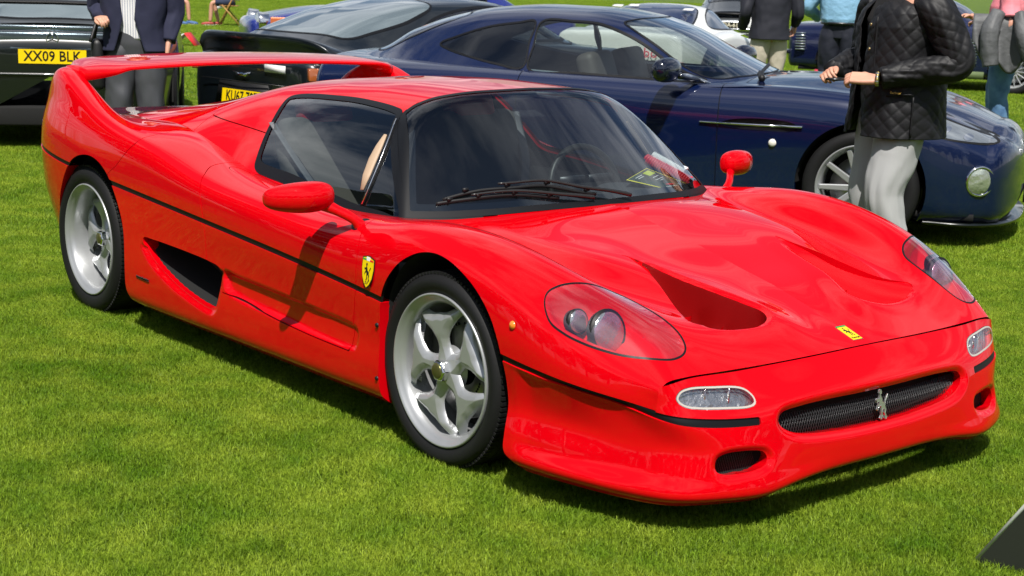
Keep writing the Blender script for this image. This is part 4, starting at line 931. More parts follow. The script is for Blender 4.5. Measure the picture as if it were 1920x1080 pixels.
def build_car(root, S):
    """S: stations, canopy, arches, wheels, glass outlines, materials"""
    body = body_surf(S['st'], S.get('nu', 300), S.get('nv', 110), S.get('nose'), S.get('tail'))
    arches = S.get('arches', [])
    for (cx, cz, r, fx) in arches:
        pl = circle_poly(cx, cz, r, fx=fx); body = body.clip(-np.where(body.V[:,1] > S['hw']-.16, sdf(body.V[:,[0,2]], pl), .06))
    c0 = None
    if 'can' in S:
        c = S['can']; c0 = can_surf(c, c.get('nu', 300), c.get('nv', 110))
        hole = lambda Q: np.maximum(np.maximum(c['hx0']-Q.V[:,0], Q.V[:,0]-c['hx1']), np.abs(Q.V[:,1])-c['hy'])
        body = body.clip(-hole(body))
    for poly, ymin in S.get('holes', []): body = body.clip(-np.where(body.V[:,1] > ymin, sdf(body.V[:,[0,2]], poly), .06))
    gaps = S.get('gaps', [])
    pieces = [('body_shell', body)]
    for nm, f in S.get('split', []):
        new = []
        for n_, b_ in pieces:
            if n_ != 'body_shell': new.append((n_, b_)); continue
            v = f(b_); new.append((nm, b_.clip(v, -.003))); new.append(('body_shell', b_.clip(-v, -.003)))
        pieces = new
    for nm, b_ in pieces:
        b2 = b_.lip(.03)
        if nm in ('door',):
            surfobj(nm, b2, S['paint'], root); surfobj(nm, b2.mirror(), S['paint'], root)
        else: surfobj(nm, b2.both(), S['paint'], root)
    surfobj('inner_shell', body.offset(-.012).both(), VOID, root)
    for (cx, cz, r, fx) in arches:
        for s_ in (1,-1):
            V = []; 
            for a, b in circle_poly(cx, cz, r, 40, fx)[0:21]:
                for y_, k_ in ((S['hw']-.03,1.0),(S['hw']-.35,.9)): V.append((cx+(a-cx)*k_, s_*y_, cz+(b-cz)*k_))
            n0 = len(V); V.append((cx, s_*(S['hw']-.35), cz)); F = [[2*i,2*i+1,2*i+3,2*i+2] for i in range(20)]+[[n0,2*i+1,2*i+3] for i in range(20)]
            meshobj('wheel_arch', V, F, VOID, root)
    ux0, ux1 = S['under']; meshobj('underbody', *box(((ux0+ux1)/2,0,.20), (ux1-ux0,2*S['hw']-.30,.04)), VOID, root)
    if c0 is not None:
        c = S['can']; rest = c0
        for k, (nm, poly, mode, m) in enumerate(c['glass']):
            sel = (lambda Q: sdf(Q.V[:,[0,2]], poly) if True else 0)
            if mode == 'side': f = lambda Q, p=poly: np.where(Q.V[:,1] > c['gy'], sdf(Q.V[:,[0,2]], p), .06)
            else: f = lambda Q, p=poly: sdf(Q.V[:,:2], p)
            g = c0.clip(f(c0), 0.0)
            if mode == 'side': surfobj(nm, g, m, root); surfobj(nm, g.mirror(), m, root)
            else: surfobj(nm, g.both(), m, root)
            if c.get('seal'):
                r_ = c0.clip(f(c0), c['seal']); r_ = r_.clip(-f(r_), c['seal']*.4).offset(.003)
                if mode == 'side': surfobj('window_seal', r_, TRIM, root); surfobj('window_seal', r_.mirror(), TRIM, root)
                else: surfobj('window_seal', r_.both(), TRIM, root)
            rest = rest.clip(-f(rest), 0.0)
        surfobj('roof', rest.lip(.015).both(), c.get('paint', S['paint']), root)
    return body, c0
def patch(root, S, poly, ymin, name, m, off=.003, plane='xz', both=True, side=-1, lip=0):
    idx = [0,2] if plane == 'xz' else ([0,1] if plane == 'xy' else [1,2])
    f = lambda Q: np.where(Q.V[:,1] > ymin, sdf(Q.V[:,idx], poly), .06)
    g = S.clip(f(S), 0).offset(off)
    if lip: g = g.lip(lip)
    r = []
    if both or side > 0: r.append(surfobj(name, g, m, root))
    if both or side < 0: r.append(surfobj(name, g.mirror(), m, root))
    return r
def number_plate(root, c, h, txt, mbg, mtx, w=.52, hh=.111, tilt=0.0, name='number_plate', cut=None):
    """plate centred at local c, facing direction angle h (deg, local)"""
    n = np.array([math.cos(rad(h))*math.cos(tilt), math.sin(rad(h))*math.cos(tilt), math.sin(tilt)]); u = np.array([-math.sin(rad(h)), math.cos(rad(h)), 0]); v = np.cross(n, u)
    g = bpy.data.objects.new(name, None); link(g, root)
    meshobj('backing', *plate(c, u, v, n, [(-w/2,-hh/2),(w/2,-hh/2),(w/2,hh/2),(-w/2,hh/2)], .004), mbg, g, smooth=False)
    o = text_obj('lettering', txt, hh*1.02, frame(np.asarray(c)+n*.0055, u, v), mtx, g, ext=.0006, sx=.88, bold=.0016)
    xs = [q.co.length for q in o.data.vertices]
    return g

def build_blue_coupe():
    root = empty('grand_tourer', 'deep blue metallic coupe with ten spoke alloy wheels parked side on behind the red car', 'car', (-2.259,3.695,0), rad(30))
    K = lambda *a: list(a)
    st = [
     (-2.30, [(.66,.30),(.74,.34),(.80,.48),(.82,.62),(.82,.74),(.78,.84),(.70,.905),(.55,.935),(.3,.95),(0,.955)]),
     (-2.05, [(.76,.22),(.83,.26),(.88,.42),(.895,.60),(.89,.74),(.855,.845),(.78,.91),(.60,.935),(.3,.95),(0,.955)]),
     (-1.70, [(.84,.17),(.90,.22),(.945,.42),(.965,.60),(.96,.75),(.92,.86),(.84,.915),(.66,.935),(.3,.95),(0,.955)]),
     (-1.30, [(.86,.16),(.92,.21),(.960,.42),(.985,.60),(.980,.76),(.935,.87),(.86,.915),(.70,.93),(.3,.93),(0,.93)]),
     (-0.85, [(.86,.16),(.91,.21),(.935,.42),(.955,.60),(.955,.75),(.925,.86),(.86,.905),(.75,.915),(.3,.9),(0,.9)]),
     (-0.20, [(.85,.16),(.90,.21),(.925,.40),(.935,.58),(.940,.72),(.915,.84),(.86,.89),(.78,.905),(.3,.88),(0,.88)]),
     (0.40, [(.85,.16),(.90,.21),(.925,.40),(.935,.58),(.938,.71),(.912,.83),(.855,.885),(.75,.90),(.4,.915),(0,.92)]),
     (0.85, [(.85,.16),(.90,.21),(.93,.42),(.945,.60),(.945,.73),(.915,.84),(.85,.895),(.70,.905),(.4,.935),(0,.945)]),
     (1.30, [(.85,.16),(.90,.21),(.945,.42),(.960,.60),(.955,.73),(.915,.835),(.83,.880),(.65,.875),(.40,.915),(0,.925)]),
     (1.65, [(.84,.16),(.89,.21),(.93,.38),(.940,.55),(.93,.68),(.88,.785),(.79,.825),(.60,.815),(.38,.850),(0,.860)]),
     (1.90, [(.78,.16),(.84,.21),(.865,.36),(.868,.52),(.85,.63),(.80,.710),(.70,.742),(.54,.735),(.34,.775),(0,.785)]),
     (2.05, [(.68,.16),(.74,.20),(.77,.33),(.78,.47),(.76,.57),(.71,.635),(.62,.665),(.48,.665),(.30,.71),(0,.72)])]
    WINP = closed_curve([(-1.50,1.045),(-1.40,1.09),(-1.18,1.165),(-.98,1.20),(-.86,1.212),(-.86,1.08),(-.86,.932),(-1.05,.945),(-1.28,.985),(-1.42,1.015)])
    WIND = closed_curve([(-.815,1.212),(-.60,1.225),(-.42,1.215),(-.25,1.165),(-.10,1.10),(.06,1.01),(.20,.945),(.34,.905),(.26,.900),(-.1,.908),(-.5,.916),(-.815,.925),(-.82,1.07)])
    SP = dict(st=st, hw=.95, nose=(.20,.40,.85), tail=(.16,.62,.6), paint=NAVY, under=(-2.2,2.0), arches=[(1.345,.345,.385,1.0),(-1.345,.345,.385,1.0)],
        can=dict(x0=-2.15, x1=.72, xm=-.6, wb=([-2.2,-1.8,-1.2,-.6,0,.4,.8],[.60,.70,.80,.82,.82,.82,.80]), zb=([-2.2,-1.5,-.8,0,.8],[.93,.925,.905,.89,.885]),
            zr=([-2.35,-2.15,-1.9,-1.57,-1.25,-.9,-.55,-.25,0,.3,.62,.75],[.94,.985,1.12,1.23,1.295,1.318,1.315,1.28,1.21,1.07,.93,.88]), gy=.40, seal=.009,
            hx0=-1.35, hx1=.45, hy=.70, bow_f=.22, bow_r=.25,
            glass=[('door_window', WIND, 'side', CARGL), ('quarter_window', WINP, 'side', CARGL),
                   ('windscreen', closed_curve([(-.16,0),(-.18,.25),(-.24,.45),(-.27,.52),(-.20,.56),(.0,.62),(.2,.68),(.33,.71),(.42,.68),(.52,.5),(.58,.25),(.60,0),(.58,-.25),(.52,-.5),(.42,-.68),(.33,-.71),(.2,-.68),(.0,-.62),(-.20,-.56),(-.27,-.52),(-.24,-.45),(-.18,-.25)]), 'plan', CARGL),
                   ('rear_window', closed_curve([(-1.45,0),(-1.42,.3),(-1.40,.44),(-1.6,.50),(-1.9,.50),(-2.05,.44),(-2.09,.2),(-2.10,0),(-2.09,-.2),(-2.05,-.44),(-1.9,-.50),(-1.6,-.50),(-1.40,-.44),(-1.42,-.3)]), 'plan', DARKGL)]))
    INTK = closed_curve([(.48,.672),(.56,.70),(.75,.715),(.93,.70),(.965,.675),(.93,.65),(.75,.645),(.56,.650)])
    FOGC = circle_poly(2.005, .415, .075, 40, .85)
    doorf = lambda Q: np.where((Q.V[:,1] > .5), np.maximum(np.maximum(-.84-Q.V[:,0]-np.clip((.45-Q.V[:,2])*.0,0,1), Q.V[:,0]-.47), .25-Q.V[:,2]), .2)
    bonf = lambda Q: np.maximum(.58-Q.V[:,0], np.abs(Q.V[:,1])-(.70-.10*sstep(Q.V[:,0], 1, 2)))
    bonf2 = lambda Q: np.maximum(bonf(Q), np.where(Q.V[:,2] > .62, -1, 1)*1.0)
    SP['holes'] = [(INTK, .6)]
    SP['split'] = [('door', doorf), ('bonnet', bonf2)]
    body, c0 = build_car(root, SP)
    full = body_surf(st, 300, 110, SP['nose'], SP['tail'])
    f = full.clip(np.where(full.V[:,1] > .6, sdf(full.V[:,[0,2]], INTK), .06), .01).offset(-.035)
    surfobj('side_vent', f, mat('vent_mesh', (.02,.02,.022), .4, metal=.6), root); surfobj('side_vent', f.mirror(), MATS['vent_mesh'], root)
    HL = closed_curve([(1.60,.800),(1.70,.795),(1.85,.745),(1.99,.690),(2.09,.645),(2.06,.638),(1.92,.650),(1.78,.675),(1.66,.725)])
    patch(root, full, HL, .40, 'headlight', mat('headlight_glass', (.30,.33,.36), .08, metal=.6, coat=1), .004)
    patch(root, full, closed_curve([(1.585,.805),(1.70,.805),(1.85,.754),(1.99,.699),(2.105,.647),(2.06,.628),(1.92,.640),(1.78,.665),(1.64,.718)]), .40, 'headlight_seal', BLACKP, .002)
    # grille slats on the nose
    for i in range(5):
        z = .40+.035*i; x = 2.205-.02*abs(i-2)
        for s_ in (1,-1):
            c = open_curve([(x+.01,0,z),(x-.01,s_*.22,z),(x-.06,s_*.36,z)], 12); meshobj('grille_slat', *tube(c, .006, 6), CHROME if i % 2 else DARKMET, root)
    sp_ = open_curve([(1.72,-.865,.17),(1.95,-.83,.165),(2.12,-.66,.16),(2.22,-.35,.155),(2.245,0,.155),(2.22,.35,.155),(2.12,.66,.16),(1.95,.83,.165),(1.72,.865,.17)], 60)
    inn = sp_*[.90,.82,1]; V = np.concatenate([sp_, inn, inn-[0,0,.02], sp_-[0,0,.018]]); n_ = 60; F = [[r_*n_+i, r_*n_+i+1, ((r_+1)%4)*n_+i+1, ((r_+1)%4)*n_+i] for r_ in range(4) for i in range(n_-1)]
    meshobj('front_splitter', V, F, BLACKC, root)
    for s_ in (1,-1):
        for (hx, hz, hr) in ((1.80,.720,.026),(1.93,.673,.020)):
            f_ = full.clip(np.where(full.V[:,1] > .4, sdf(full.V[:,[0,2]], circle_poly(hx, hz, hr, 30, 1.35)), .06), 0).offset(.006); surfobj('lamp_bowl', f_ if s_ > 0 else f_.mirror(), mat('lamp_chrome', (.6,.62,.65), .12, metal=.9, coat=1), root)
    for s_ in (1,-1):
        fl = bpy.data.objects.new('fog_lamp', None); link(fl, root)
        i_ = np.argmin((full.V[:,0]-2.02)**2+(full.V[:,2]-.415)**2+(full.V[:,1] < .4)); c = full.V[i_]*[1,s_,1]; ax = full.N[i_]*[1,s_,1]; c = c-ax*.004
        meshobj('lamp_ring', *lathe_at([(.088,-.01),(.093,.005),(.086,.012),(.078,.008)], c, ax, 36), CHROME, fl)
        meshobj('lamp_lens', *lathe_at([(0,.022),(.03,.020),(.06,.013),(.082,.0)], c, ax, 36), mat('fog_lens', (.55,.60,.50), .08, metal=.7, coat=1, bump=(16,.8,.02)), fl)
        # side strake bar and repeater
        meshobj('strake', *tube([(.36, s_*.948, .674),(.72, s_*.955, .676),(.99, s_*.962, .682)], [.006,.008,.007], 8), CHROME, root)
        meshobj('side_repeater', *lathe_at([(0,.010),(.014,.009),(.022,.004),(.024,0)], (.815, s_*.948, .575), (0,s_,0)), mat('repeater_white', (.75,.73,.66), .15, coat=1), root)
        mi = bpy.data.objects.new('door_mirror', None); link(mi, root)
        V, F = lathe([(0,-.13),(.045,-.125),(.066,-.10),(.074,-.04),(.076,.02),(.066,.075),(.04,.105),(0,.115)], 24); V = V*[.85,1,1]@rotz(s_*.25).T
        if s_ > 0: V = V*[1,-1,1]; F = [q[::-1] for q in F]
        meshobj('housing', V+[.17, s_*1.045, .98], F, mat('mirror_black_blue', (.004,.006,.016), .15, coat=1), mi)
        meshobj('stalk', *tube(open_curve([(.30,s_*.83,.92),(.27,s_*.90,.925),(.22,s_*.98,.945)], 8), [.03,.03,.028,.026,.026,.026,.028,.03], 10, flat=.6), mat('mirror_black_blue'), mi)
        for x_ in (1.345,-1.345): simple_wheel(root, x_, .93, .335, .345, .255, .258, s_, 10, .042, .035, ALU)
        # window frame bright strip at the pillar foot
        meshobj('pillar_foot', *tube([(.17,s_*.770,.945),(.24,s_*.785,.935),(.31,s_*.795,.918),(.38,s_*.80,.900)], [.004,.028,.020,.006], 10, flat=.5), CHROME, root)
        # seats
        for x_, z_ in ((-.45,.78),): 
            o = meshobj('seat', *box((x_, s_*.36, z_), (.14,.46,.52), np.array(Matrix.Rotation(rad(-18),3,'Y'))), mat('dark_leather_seat', (.07,.065,.06), .6), root); bevel(o, .05, 3)
    meshobj('dashboard', *box((.30,0,.80), (.35,1.35,.12)), mat('dark_interior'), root)
    meshobj('cabin_tub', *box((-.35,0,.42), (1.9,1.5,.05)), VOID, root)
    c = open_curve([(.62,-.50,.945),(.60,-.30,.965),(.58,-.05,.985)], 12); meshobj('wiper', *tube(c, .012, 6), BLACKP, root)
    c = open_curve([(.66,-.62,.93),(.62,-.48,.955)], 6); meshobj('wiper', *tube(c, .022, 6), BLACKP, root)
    # red sticker by the grille and dark plate
    meshobj('tow_sticker', *plate((2.155,-.46,.45), (.45,.9,0), (-.25,0,1), (.9,-.45,0), [(-.02,-.05),(.01,-.055),(.03,.05),(.012,.055)], .003), mat('sticker_red', (.45,.03,.02), .5), root)
    meshobj('front_plate', *plate((2.245,0,.30), (0,1,0), (0,0,1), (1,0,0), [(-.26,-.055),(.26,-.055),(.26,.055),(-.26,.055)], .012), BLACKP, root)
    meshobj('bonnet_crease', *tube(open_curve([(.75,-.44,.925),(1.2,-.43,.915),(1.6,-.40,.848)], 10), .004, 6), mat('crease_blue', (.05,.2,.6), .3), root) if False else None
    return root
# ------------------------------------------------------------------ people
from mathutils import noise as mnoise
SKIN = mat('skin', (.58,.31,.21), .5, bump=(120,.15,.001), noise=(9,(.50,.22,.15),.45,.75))
def ring_loft(rows, m, close=True):
    V = np.concatenate(rows); n = len(rows); F = []
    for i in range(n-1):
        for j in range(m if close else m-1): F.append([i*m+j, i*m+(j+1)%m, (i+1)*m+(j+1)%m, (i+1)*m+j])
    return V, F
def nz(P, sc, seed=0.): return np.array([mnoise.noise(Vector((p[0]*sc[0]+seed, p[1]*sc[1]+seed, p[2]*sc[2]))) for p in P])
def disp_along(V, C, amt):
    d = V-C; d /= np.linalg.norm(d, axis=1, keepdims=True)+1e-9; return V+d*amt[:,None]
def limb(path, rx, n=28, k=40, quilt=0., fold=.006, seed=0., flat=1.0):
    P = open_curve(path, k); r = np.interp(np.linspace(0,1,k), np.linspace(0,1,len(rx)), rx); V, F = tube(P, r, n, flat=flat)
    C = np.repeat(P, n, 0); L = np.r_[0, np.cumsum(np.linalg.norm(np.diff(P, axis=0), axis=1))]; l = np.repeat(L, n); a = np.tile(np.arange(n)*2*math.pi/n, k)
    amt = np.zeros(len(V))
    if fold: amt += fold*1.3*nz(np.c_[np.cos(a), np.sin(a), l+.12*np.cos(a+seed)], (1.3,1.3,6), seed)+fold*.7*nz(np.c_[np.cos(a), np.sin(a), l-.20*np.sin(a+seed)], (2.2,2.2,13), seed+7)
    if quilt:
        s = a*np.repeat(r, n); q = np.abs(np.sin(math.pi*(s+l)/.062))*np.abs(np.sin(math.pi*(s-l)/.062)); amt += quilt*.9*q**.3
    if fold > .015:
        rg = .5-np.abs(nz(np.c_[np.cos(a)*1.0, np.sin(a)*1.0, l*1.0+.18*np.sin(a+seed)], (1.9,1.9,4.2), seed+3))*2.2; amt = amt*.30+fold*.55*np.clip(rg, -.3, 1)
    return disp_along(V, C, amt), F
def hand_mesh(wr, kn, up, curl=1.0, side=1, name='hand', parent=None, s=1.0):
    """wrist wr, knuckle centre kn, back-of-hand direction up; side=+1 thumb towards cross(up, dir)"""
    wr = np.array(wr, float); kn = np.array(kn, float); d = kn-wr; L = np.linalg.norm(d); d /= L; up = np.array(up, float); up -= d*(up@d); up /= np.linalg.norm(up); w = np.cross(up, d)*side
    parts = []
    for o, r0, r1 in ((-.026,.017,.014),(-.009,.018,.015),(.009,.018,.015),(.025,.018,.0135)):
        parts.append(tube(open_curve([wr-d*.02+w*o*.5, wr+d*.03+w*o*.9, kn+w*o*1.05], 6), [.019,.019,.018,.017,.016,r1], 10, flat=.85))
    fl = (.068,.078,.074,.058)
    for i, (o, ln) in enumerate(zip((.029,.010,-.010,-.028), fl)):
        p = kn+w*o; pts = [p-d*.01]; a = 0
        for k, (seg, b) in enumerate(((.46,.55),(.30,.75),(.24,.55))):
            a += b*curl*(1+.12*i); p = p+(d*math.cos(a)-up*math.sin(a))*ln*seg*s; pts.append(p)
        parts.append(tube(open_curve(pts, 12), np.linspace(.0098,.0072,12), 8))
    t0 = wr+d*.018+w*.018; parts.append(tube(open_curve([t0, t0+d*.026+w*.022-up*.006, t0+d*.055+w*.024-up*.020, t0+d*.078+w*.012-up*.032], 12), np.linspace(.0145,.0085,12), 8))
    V, F = merge(parts); o = meshobj(name, V, F, SKIN, parent)
    r = o.modifiers.new('blend', 'REMESH'); r.mode = 'VOXEL'; r.voxel_size = .0026; r.use_smooth_shade = True
    sm = o.modifiers.new('smooth', 'SMOOTH'); sm.iterations = 4; sm.factor = .5
    return o
def shoe(parent, c, yaw, m, sole):
    V, F = tube([(-.12,0,.035),(-.09,0,.05),(.0,0,.05),(.09,0,.037),(.145,0,.028),(.165,0,.022)], [.02,.042,.045,.047,.038,.012], 16, flat=.8); V = V@rotz(yaw).T+c; meshobj('shoe', V, F, m, parent)
    V, F = tube([(-.125,0,.012),(-.05,0,.012),(.08,0,.012),(.165,0,.012)], [.03,.045,.05,.02], 14, flat=.25); V = V@rotz(yaw).T+c; meshobj('sole', V, F, sole, parent)
def person(label, loc, face, top, trous, shoem, hem=.86, H=1.78, quilt=0., gap=0., arms=None, lean=0., group=None, hair=(.06,.04,.03), inner=None, hands=True, bulk=1.0, legs=None, tucked=False, short=False, hi=False):
    root = empty('person', label, 'person', (loc[0], loc[1], 0), rad(face), group)
    k_ = H/1.8
    # body: one continuous figure under the clothes
    J = [(0,0,.94,.15),(0,0,1.10,.13),(0,0,1.30,.15),(0,0,1.42,.12),(.01,0,1.50,.055),(.02,0,1.58,.06),(.02,0,1.68,.085),(.01,0,1.76,.07)]
    E_ = [(i,i+1) for i in range(7)]
    A = arms or {1:[(0,.20,1.42),(-.06,.27,1.14),(.06,.24,.92)], -1:[(0,-.20,1.42),(-.06,-.27,1.14),(.06,-.24,.92)]}
    LG = legs or {1:[(.0,.10,.88),(.02,.11,.50),(-.01,.12,.09)], -1:[(.0,-.10,.88),(.03,-.11,.50),(.02,-.12,.09)]}
    for s in (1,-1):
        i0 = len(J); J += [(*A[s][0],.06),(*A[s][1],.045),(*A[s][2],.030)]; E_ += [(3,i0),(i0,i0+1),(i0+1,i0+2)]
        i0 = len(J); J += [(*LG[s][0],.09),(*LG[s][1],.06),(*LG[s][2],.04)]; E_ += [(0,i0),(i0,i0+1),(i0+1,i0+2)]
    me = bpy.data.meshes.new('body'); me.from_pydata([j[:3] for j in J], E_, []); me.materials.append(SKIN); b = bpy.data.objects.new('body', me); link(b, root)
    sk = b.modifiers.new('skin', 'SKIN'); 
    for i, j in enumerate(J): me.skin_vertices[0].data[i].radius = (j[3]*.95, j[3]*.95)
    me.skin_vertices[0].data[0].use_root = True; ss = b.modifiers.new('sub', 'SUBSURF'); ss.levels = ss.render_levels = 2; sk.use_smooth_shade = True
    # head features
    hd = np.array([.02,0,1.68]); V, F = lathe([(0,-.125),(.03,-.12),(.055,-.10),(.068,-.06),(.074,-.01),(.078,.04),(.070,.085),(.045,.112),(0,.122)], 28, 'z'); V = V*[1.12,.98,1]+hd
    meshobj('head', V, F, SKIN, root)
    meshobj('nose', *tube([hd+(.078,0,.02),hd+(.092,0,-.005),hd+(.100,0,-.022),hd+(.08,0,-.03)], [.006,.009,.013,.006], 8), SKIN, root)
    for s in (1,-1):
        meshobj('eye', *lathe_at([(0,.006),(.008,.004),(.011,0)], hd+(.077,s*.030,.012), (1,s*.25,0), 12), mat('eye_white', (.7,.7,.68), .2), root)
        meshobj('ear', *tube([hd+(0,s*.076,.02),hd+(-.01,s*.086,.0),hd+(0,s*.078,-.03)], [.008,.014,.008], 8, flat=.5), SKIN, root)
    meshobj('mouth', *tube([hd+(.076,-.022,-.058),hd+(.084,0,-.057),hd+(.076,.022,-.058)], [.002,.005,.002], 6), mat('lips', (.42,.14,.12), .5), root)
    V, F = lathe([(.082,.0),(.088,.03),(.080,.085),(.052,.122),(0,.134)], 28, 'z'); V = V*[1.1,1,1]+hd+(-.014,0,0); meshobj('hair', V, F, mat('hair_%02d' % int(hair[0]*100), hair, .6), root)
    # trousers
    n = 40; rows = []
    for s in (1,-1):
        hp, kn, an = LG[s]
        pth = [(hp[0]-.01, hp[1]*.62, 1.02),(hp[0], hp[1]*.9, hp[2]),((hp[0]+kn[0])/2+.0,(hp[1]+kn[1])/2,(hp[2]+kn[2])/2),(kn[0]+.01,kn[1],kn[2]),((kn[0]+an[0])/2-.01,(kn[1]+an[1])/2,(kn[2]+an[2])/2),(an[0],an[1],an[2]-.03)]
        V, F = limb(pth, np.array([.105,.115,.104,.086,.084,.082])*bulk, 36 if hi else 24, 110 if hi else 44, fold=.020 if hi else .013, seed=3.3*s+loc[0]); meshobj('trouser_leg', V, F, trous, root)
        if legs is None or True: shoe(root, (an[0]+.03, an[1], 0), s*.2, shoem, mat('shoe_sole', (.04,.03,.03), .6))
    V, F = limb([(0,0,.86),(0,0,.95),(0,0,1.04)], [.14,.155,.15], 32, 12, fold=.004, flat=1.0); V = (V-[0,0,0])*[.86,1.12,1]; meshobj('trouser_seat', V, F, trous, root)
    # upper garment
    zz = np.linspace(hem, 1.50, 150 if quilt else 56); m = 240 if quilt else 64
    rxf = np.interp(zz, [hem, .95, 1.05, 1.2, 1.33, 1.42, 1.47, 1.50], [.172,.165,.160,.155,.150,.125,.095,.075])*bulk
    ryf = np.interp(zz, [hem, .95, 1.05, 1.2, 1.33, 1.40, 1.44, 1.47, 1.50], [.225,.215,.205,.215,.228,.222,.185,.120,.080])*bulk
    if tucked: rxf *= np.interp(zz, [hem, hem+.06, hem+.2], [.86,.98,1]); ryf *= np.interp(zz, [hem, hem+.06, hem+.2], [.88,.98,1])
    V = []; C = []; AA = []
    for z, rx, ry in zip(zz, rxf, ryf):
        g_ = gap*np.interp(z, [hem, hem+.22, 1.25, 1.42], [1.0,.35,.45,.5]); a0 = np.linspace(-.12+g_, 2*math.pi-.12-g_, m) if gap else np.linspace(0, 2*math.pi, m, endpoint=False)
        AA.append(a0); c, s = np.cos(a0), np.sin(a0); x = rx*np.sign(c)*np.abs(c)**.85; y = ry*np.sign(s)*np.abs(s)**.85
        ox = lean; V.append(np.c_[x*(1.24 if lean else 1)+ox, y, np.full(m, z)]); C.append(np.tile([ox,0,z], (m,1)))
    V = np.concatenate(V); C = np.concatenate(C); A_ = np.concatenate(AA); Zs = np.repeat(zz, m); amt = .010*nz(np.c_[np.cos(A_), np.sin(A_), Zs], (2.2,2.2,6), loc[1])+.005*nz(np.c_[np.cos(A_), np.sin(A_), Zs], (5,5,13), loc[0])
    if quilt:
        s_ = A_*.205; q = np.abs(np.sin(math.pi*(s_+Zs)/.072))*np.abs(np.sin(math.pi*(s_-Zs)/.072)); amt += quilt*q**.28-(quilt*.8)*(np.abs((A_+math.pi)%(2*math.pi)-math.pi)*.17 < .022)*1
    V = disp_along(V, C, amt); F = []
    for i in range(len(zz)-1):
        for j in range(m-1 if gap else m): F.append([i*m+j, i*m+(j+1)%m, (i+1)*m+(j+1)%m, (i+1)*m+j])
    o = meshobj('jacket' if not tucked else 'shirt', V, F, top, root); sd = o.modifiers.new('thick', 'SOLIDIFY'); sd.thickness = .006; sd.offset = -1
    if inner:
        V2, F2 = limb([(0,0,.98),(0,0,1.2),(0,0,1.36),(.0,0,1.50)], [.14,.15,.155,.115], 32, 40, fold=.006); meshobj('undershirt', V2*[.92,1.15,1], F2, inner, root)
    for s in (1,-1):
        sh, el, wr = A[s]; el = np.array(el); wr = np.array(wr); sh = np.array(sh)
        end = wr if not short else el+(sh-el)*.25
        pth = [sh-(0,s*.06,-.01), sh+(0,s*.005,-.01), (sh+el)/2+(-.01,s*.012,0), el, (el+wr)/2+(0,0,.0), wr] if not short else [sh-(0,s*.06,-.01), sh, (sh+end)/2, end]
        rr = np.array([.075,.082,.075,.070,.060,.048])*bulk if not short else np.array([.075,.08,.078,.08])*bulk
        V, F = limb(pth, rr, 96 if quilt else 26, 150 if quilt else 44, quilt=quilt, fold=.009 if quilt else .012, seed=s*2.1+loc[0]); meshobj('sleeve', V, F, top, root)
        if short: V, F = limb([end, el, (el+wr)/2, wr], [.050,.046,.044,.030], 18, 24, fold=0); meshobj('forearm', V, F, SKIN, root)
    return root
def striped_shirt():
    m = mat('striped_shirt', (.72,.72,.76), .8); t = m.node_tree; w = t.nodes.new('ShaderNodeTexWave'); w.wave_type = 'BANDS'; w.bands_direction = 'Y'; w.inputs['Scale'].default_value = 18; co = t.nodes.new('ShaderNodeTexCoord'); t.links.new(co.outputs['Object'], w.inputs[0])
    r = t.nodes.new('ShaderNodeValToRGB'); r.color_ramp.elements[0].color = (.35,.37,.45,1); r.color_ramp.elements[0].position = .15; r.color_ramp.elements[1].color = (.75,.74,.74,1); r.color_ramp.elements[1].position = .35; t.links.new(w.outputs[0], r.inputs[0]); t.links.new(r.outputs[0], t.nodes['Principled BSDF'].inputs['Base Color']); return m
CX1, CY1, CX2, CY2 = -27.55, 12.5, -26.65, 13.62
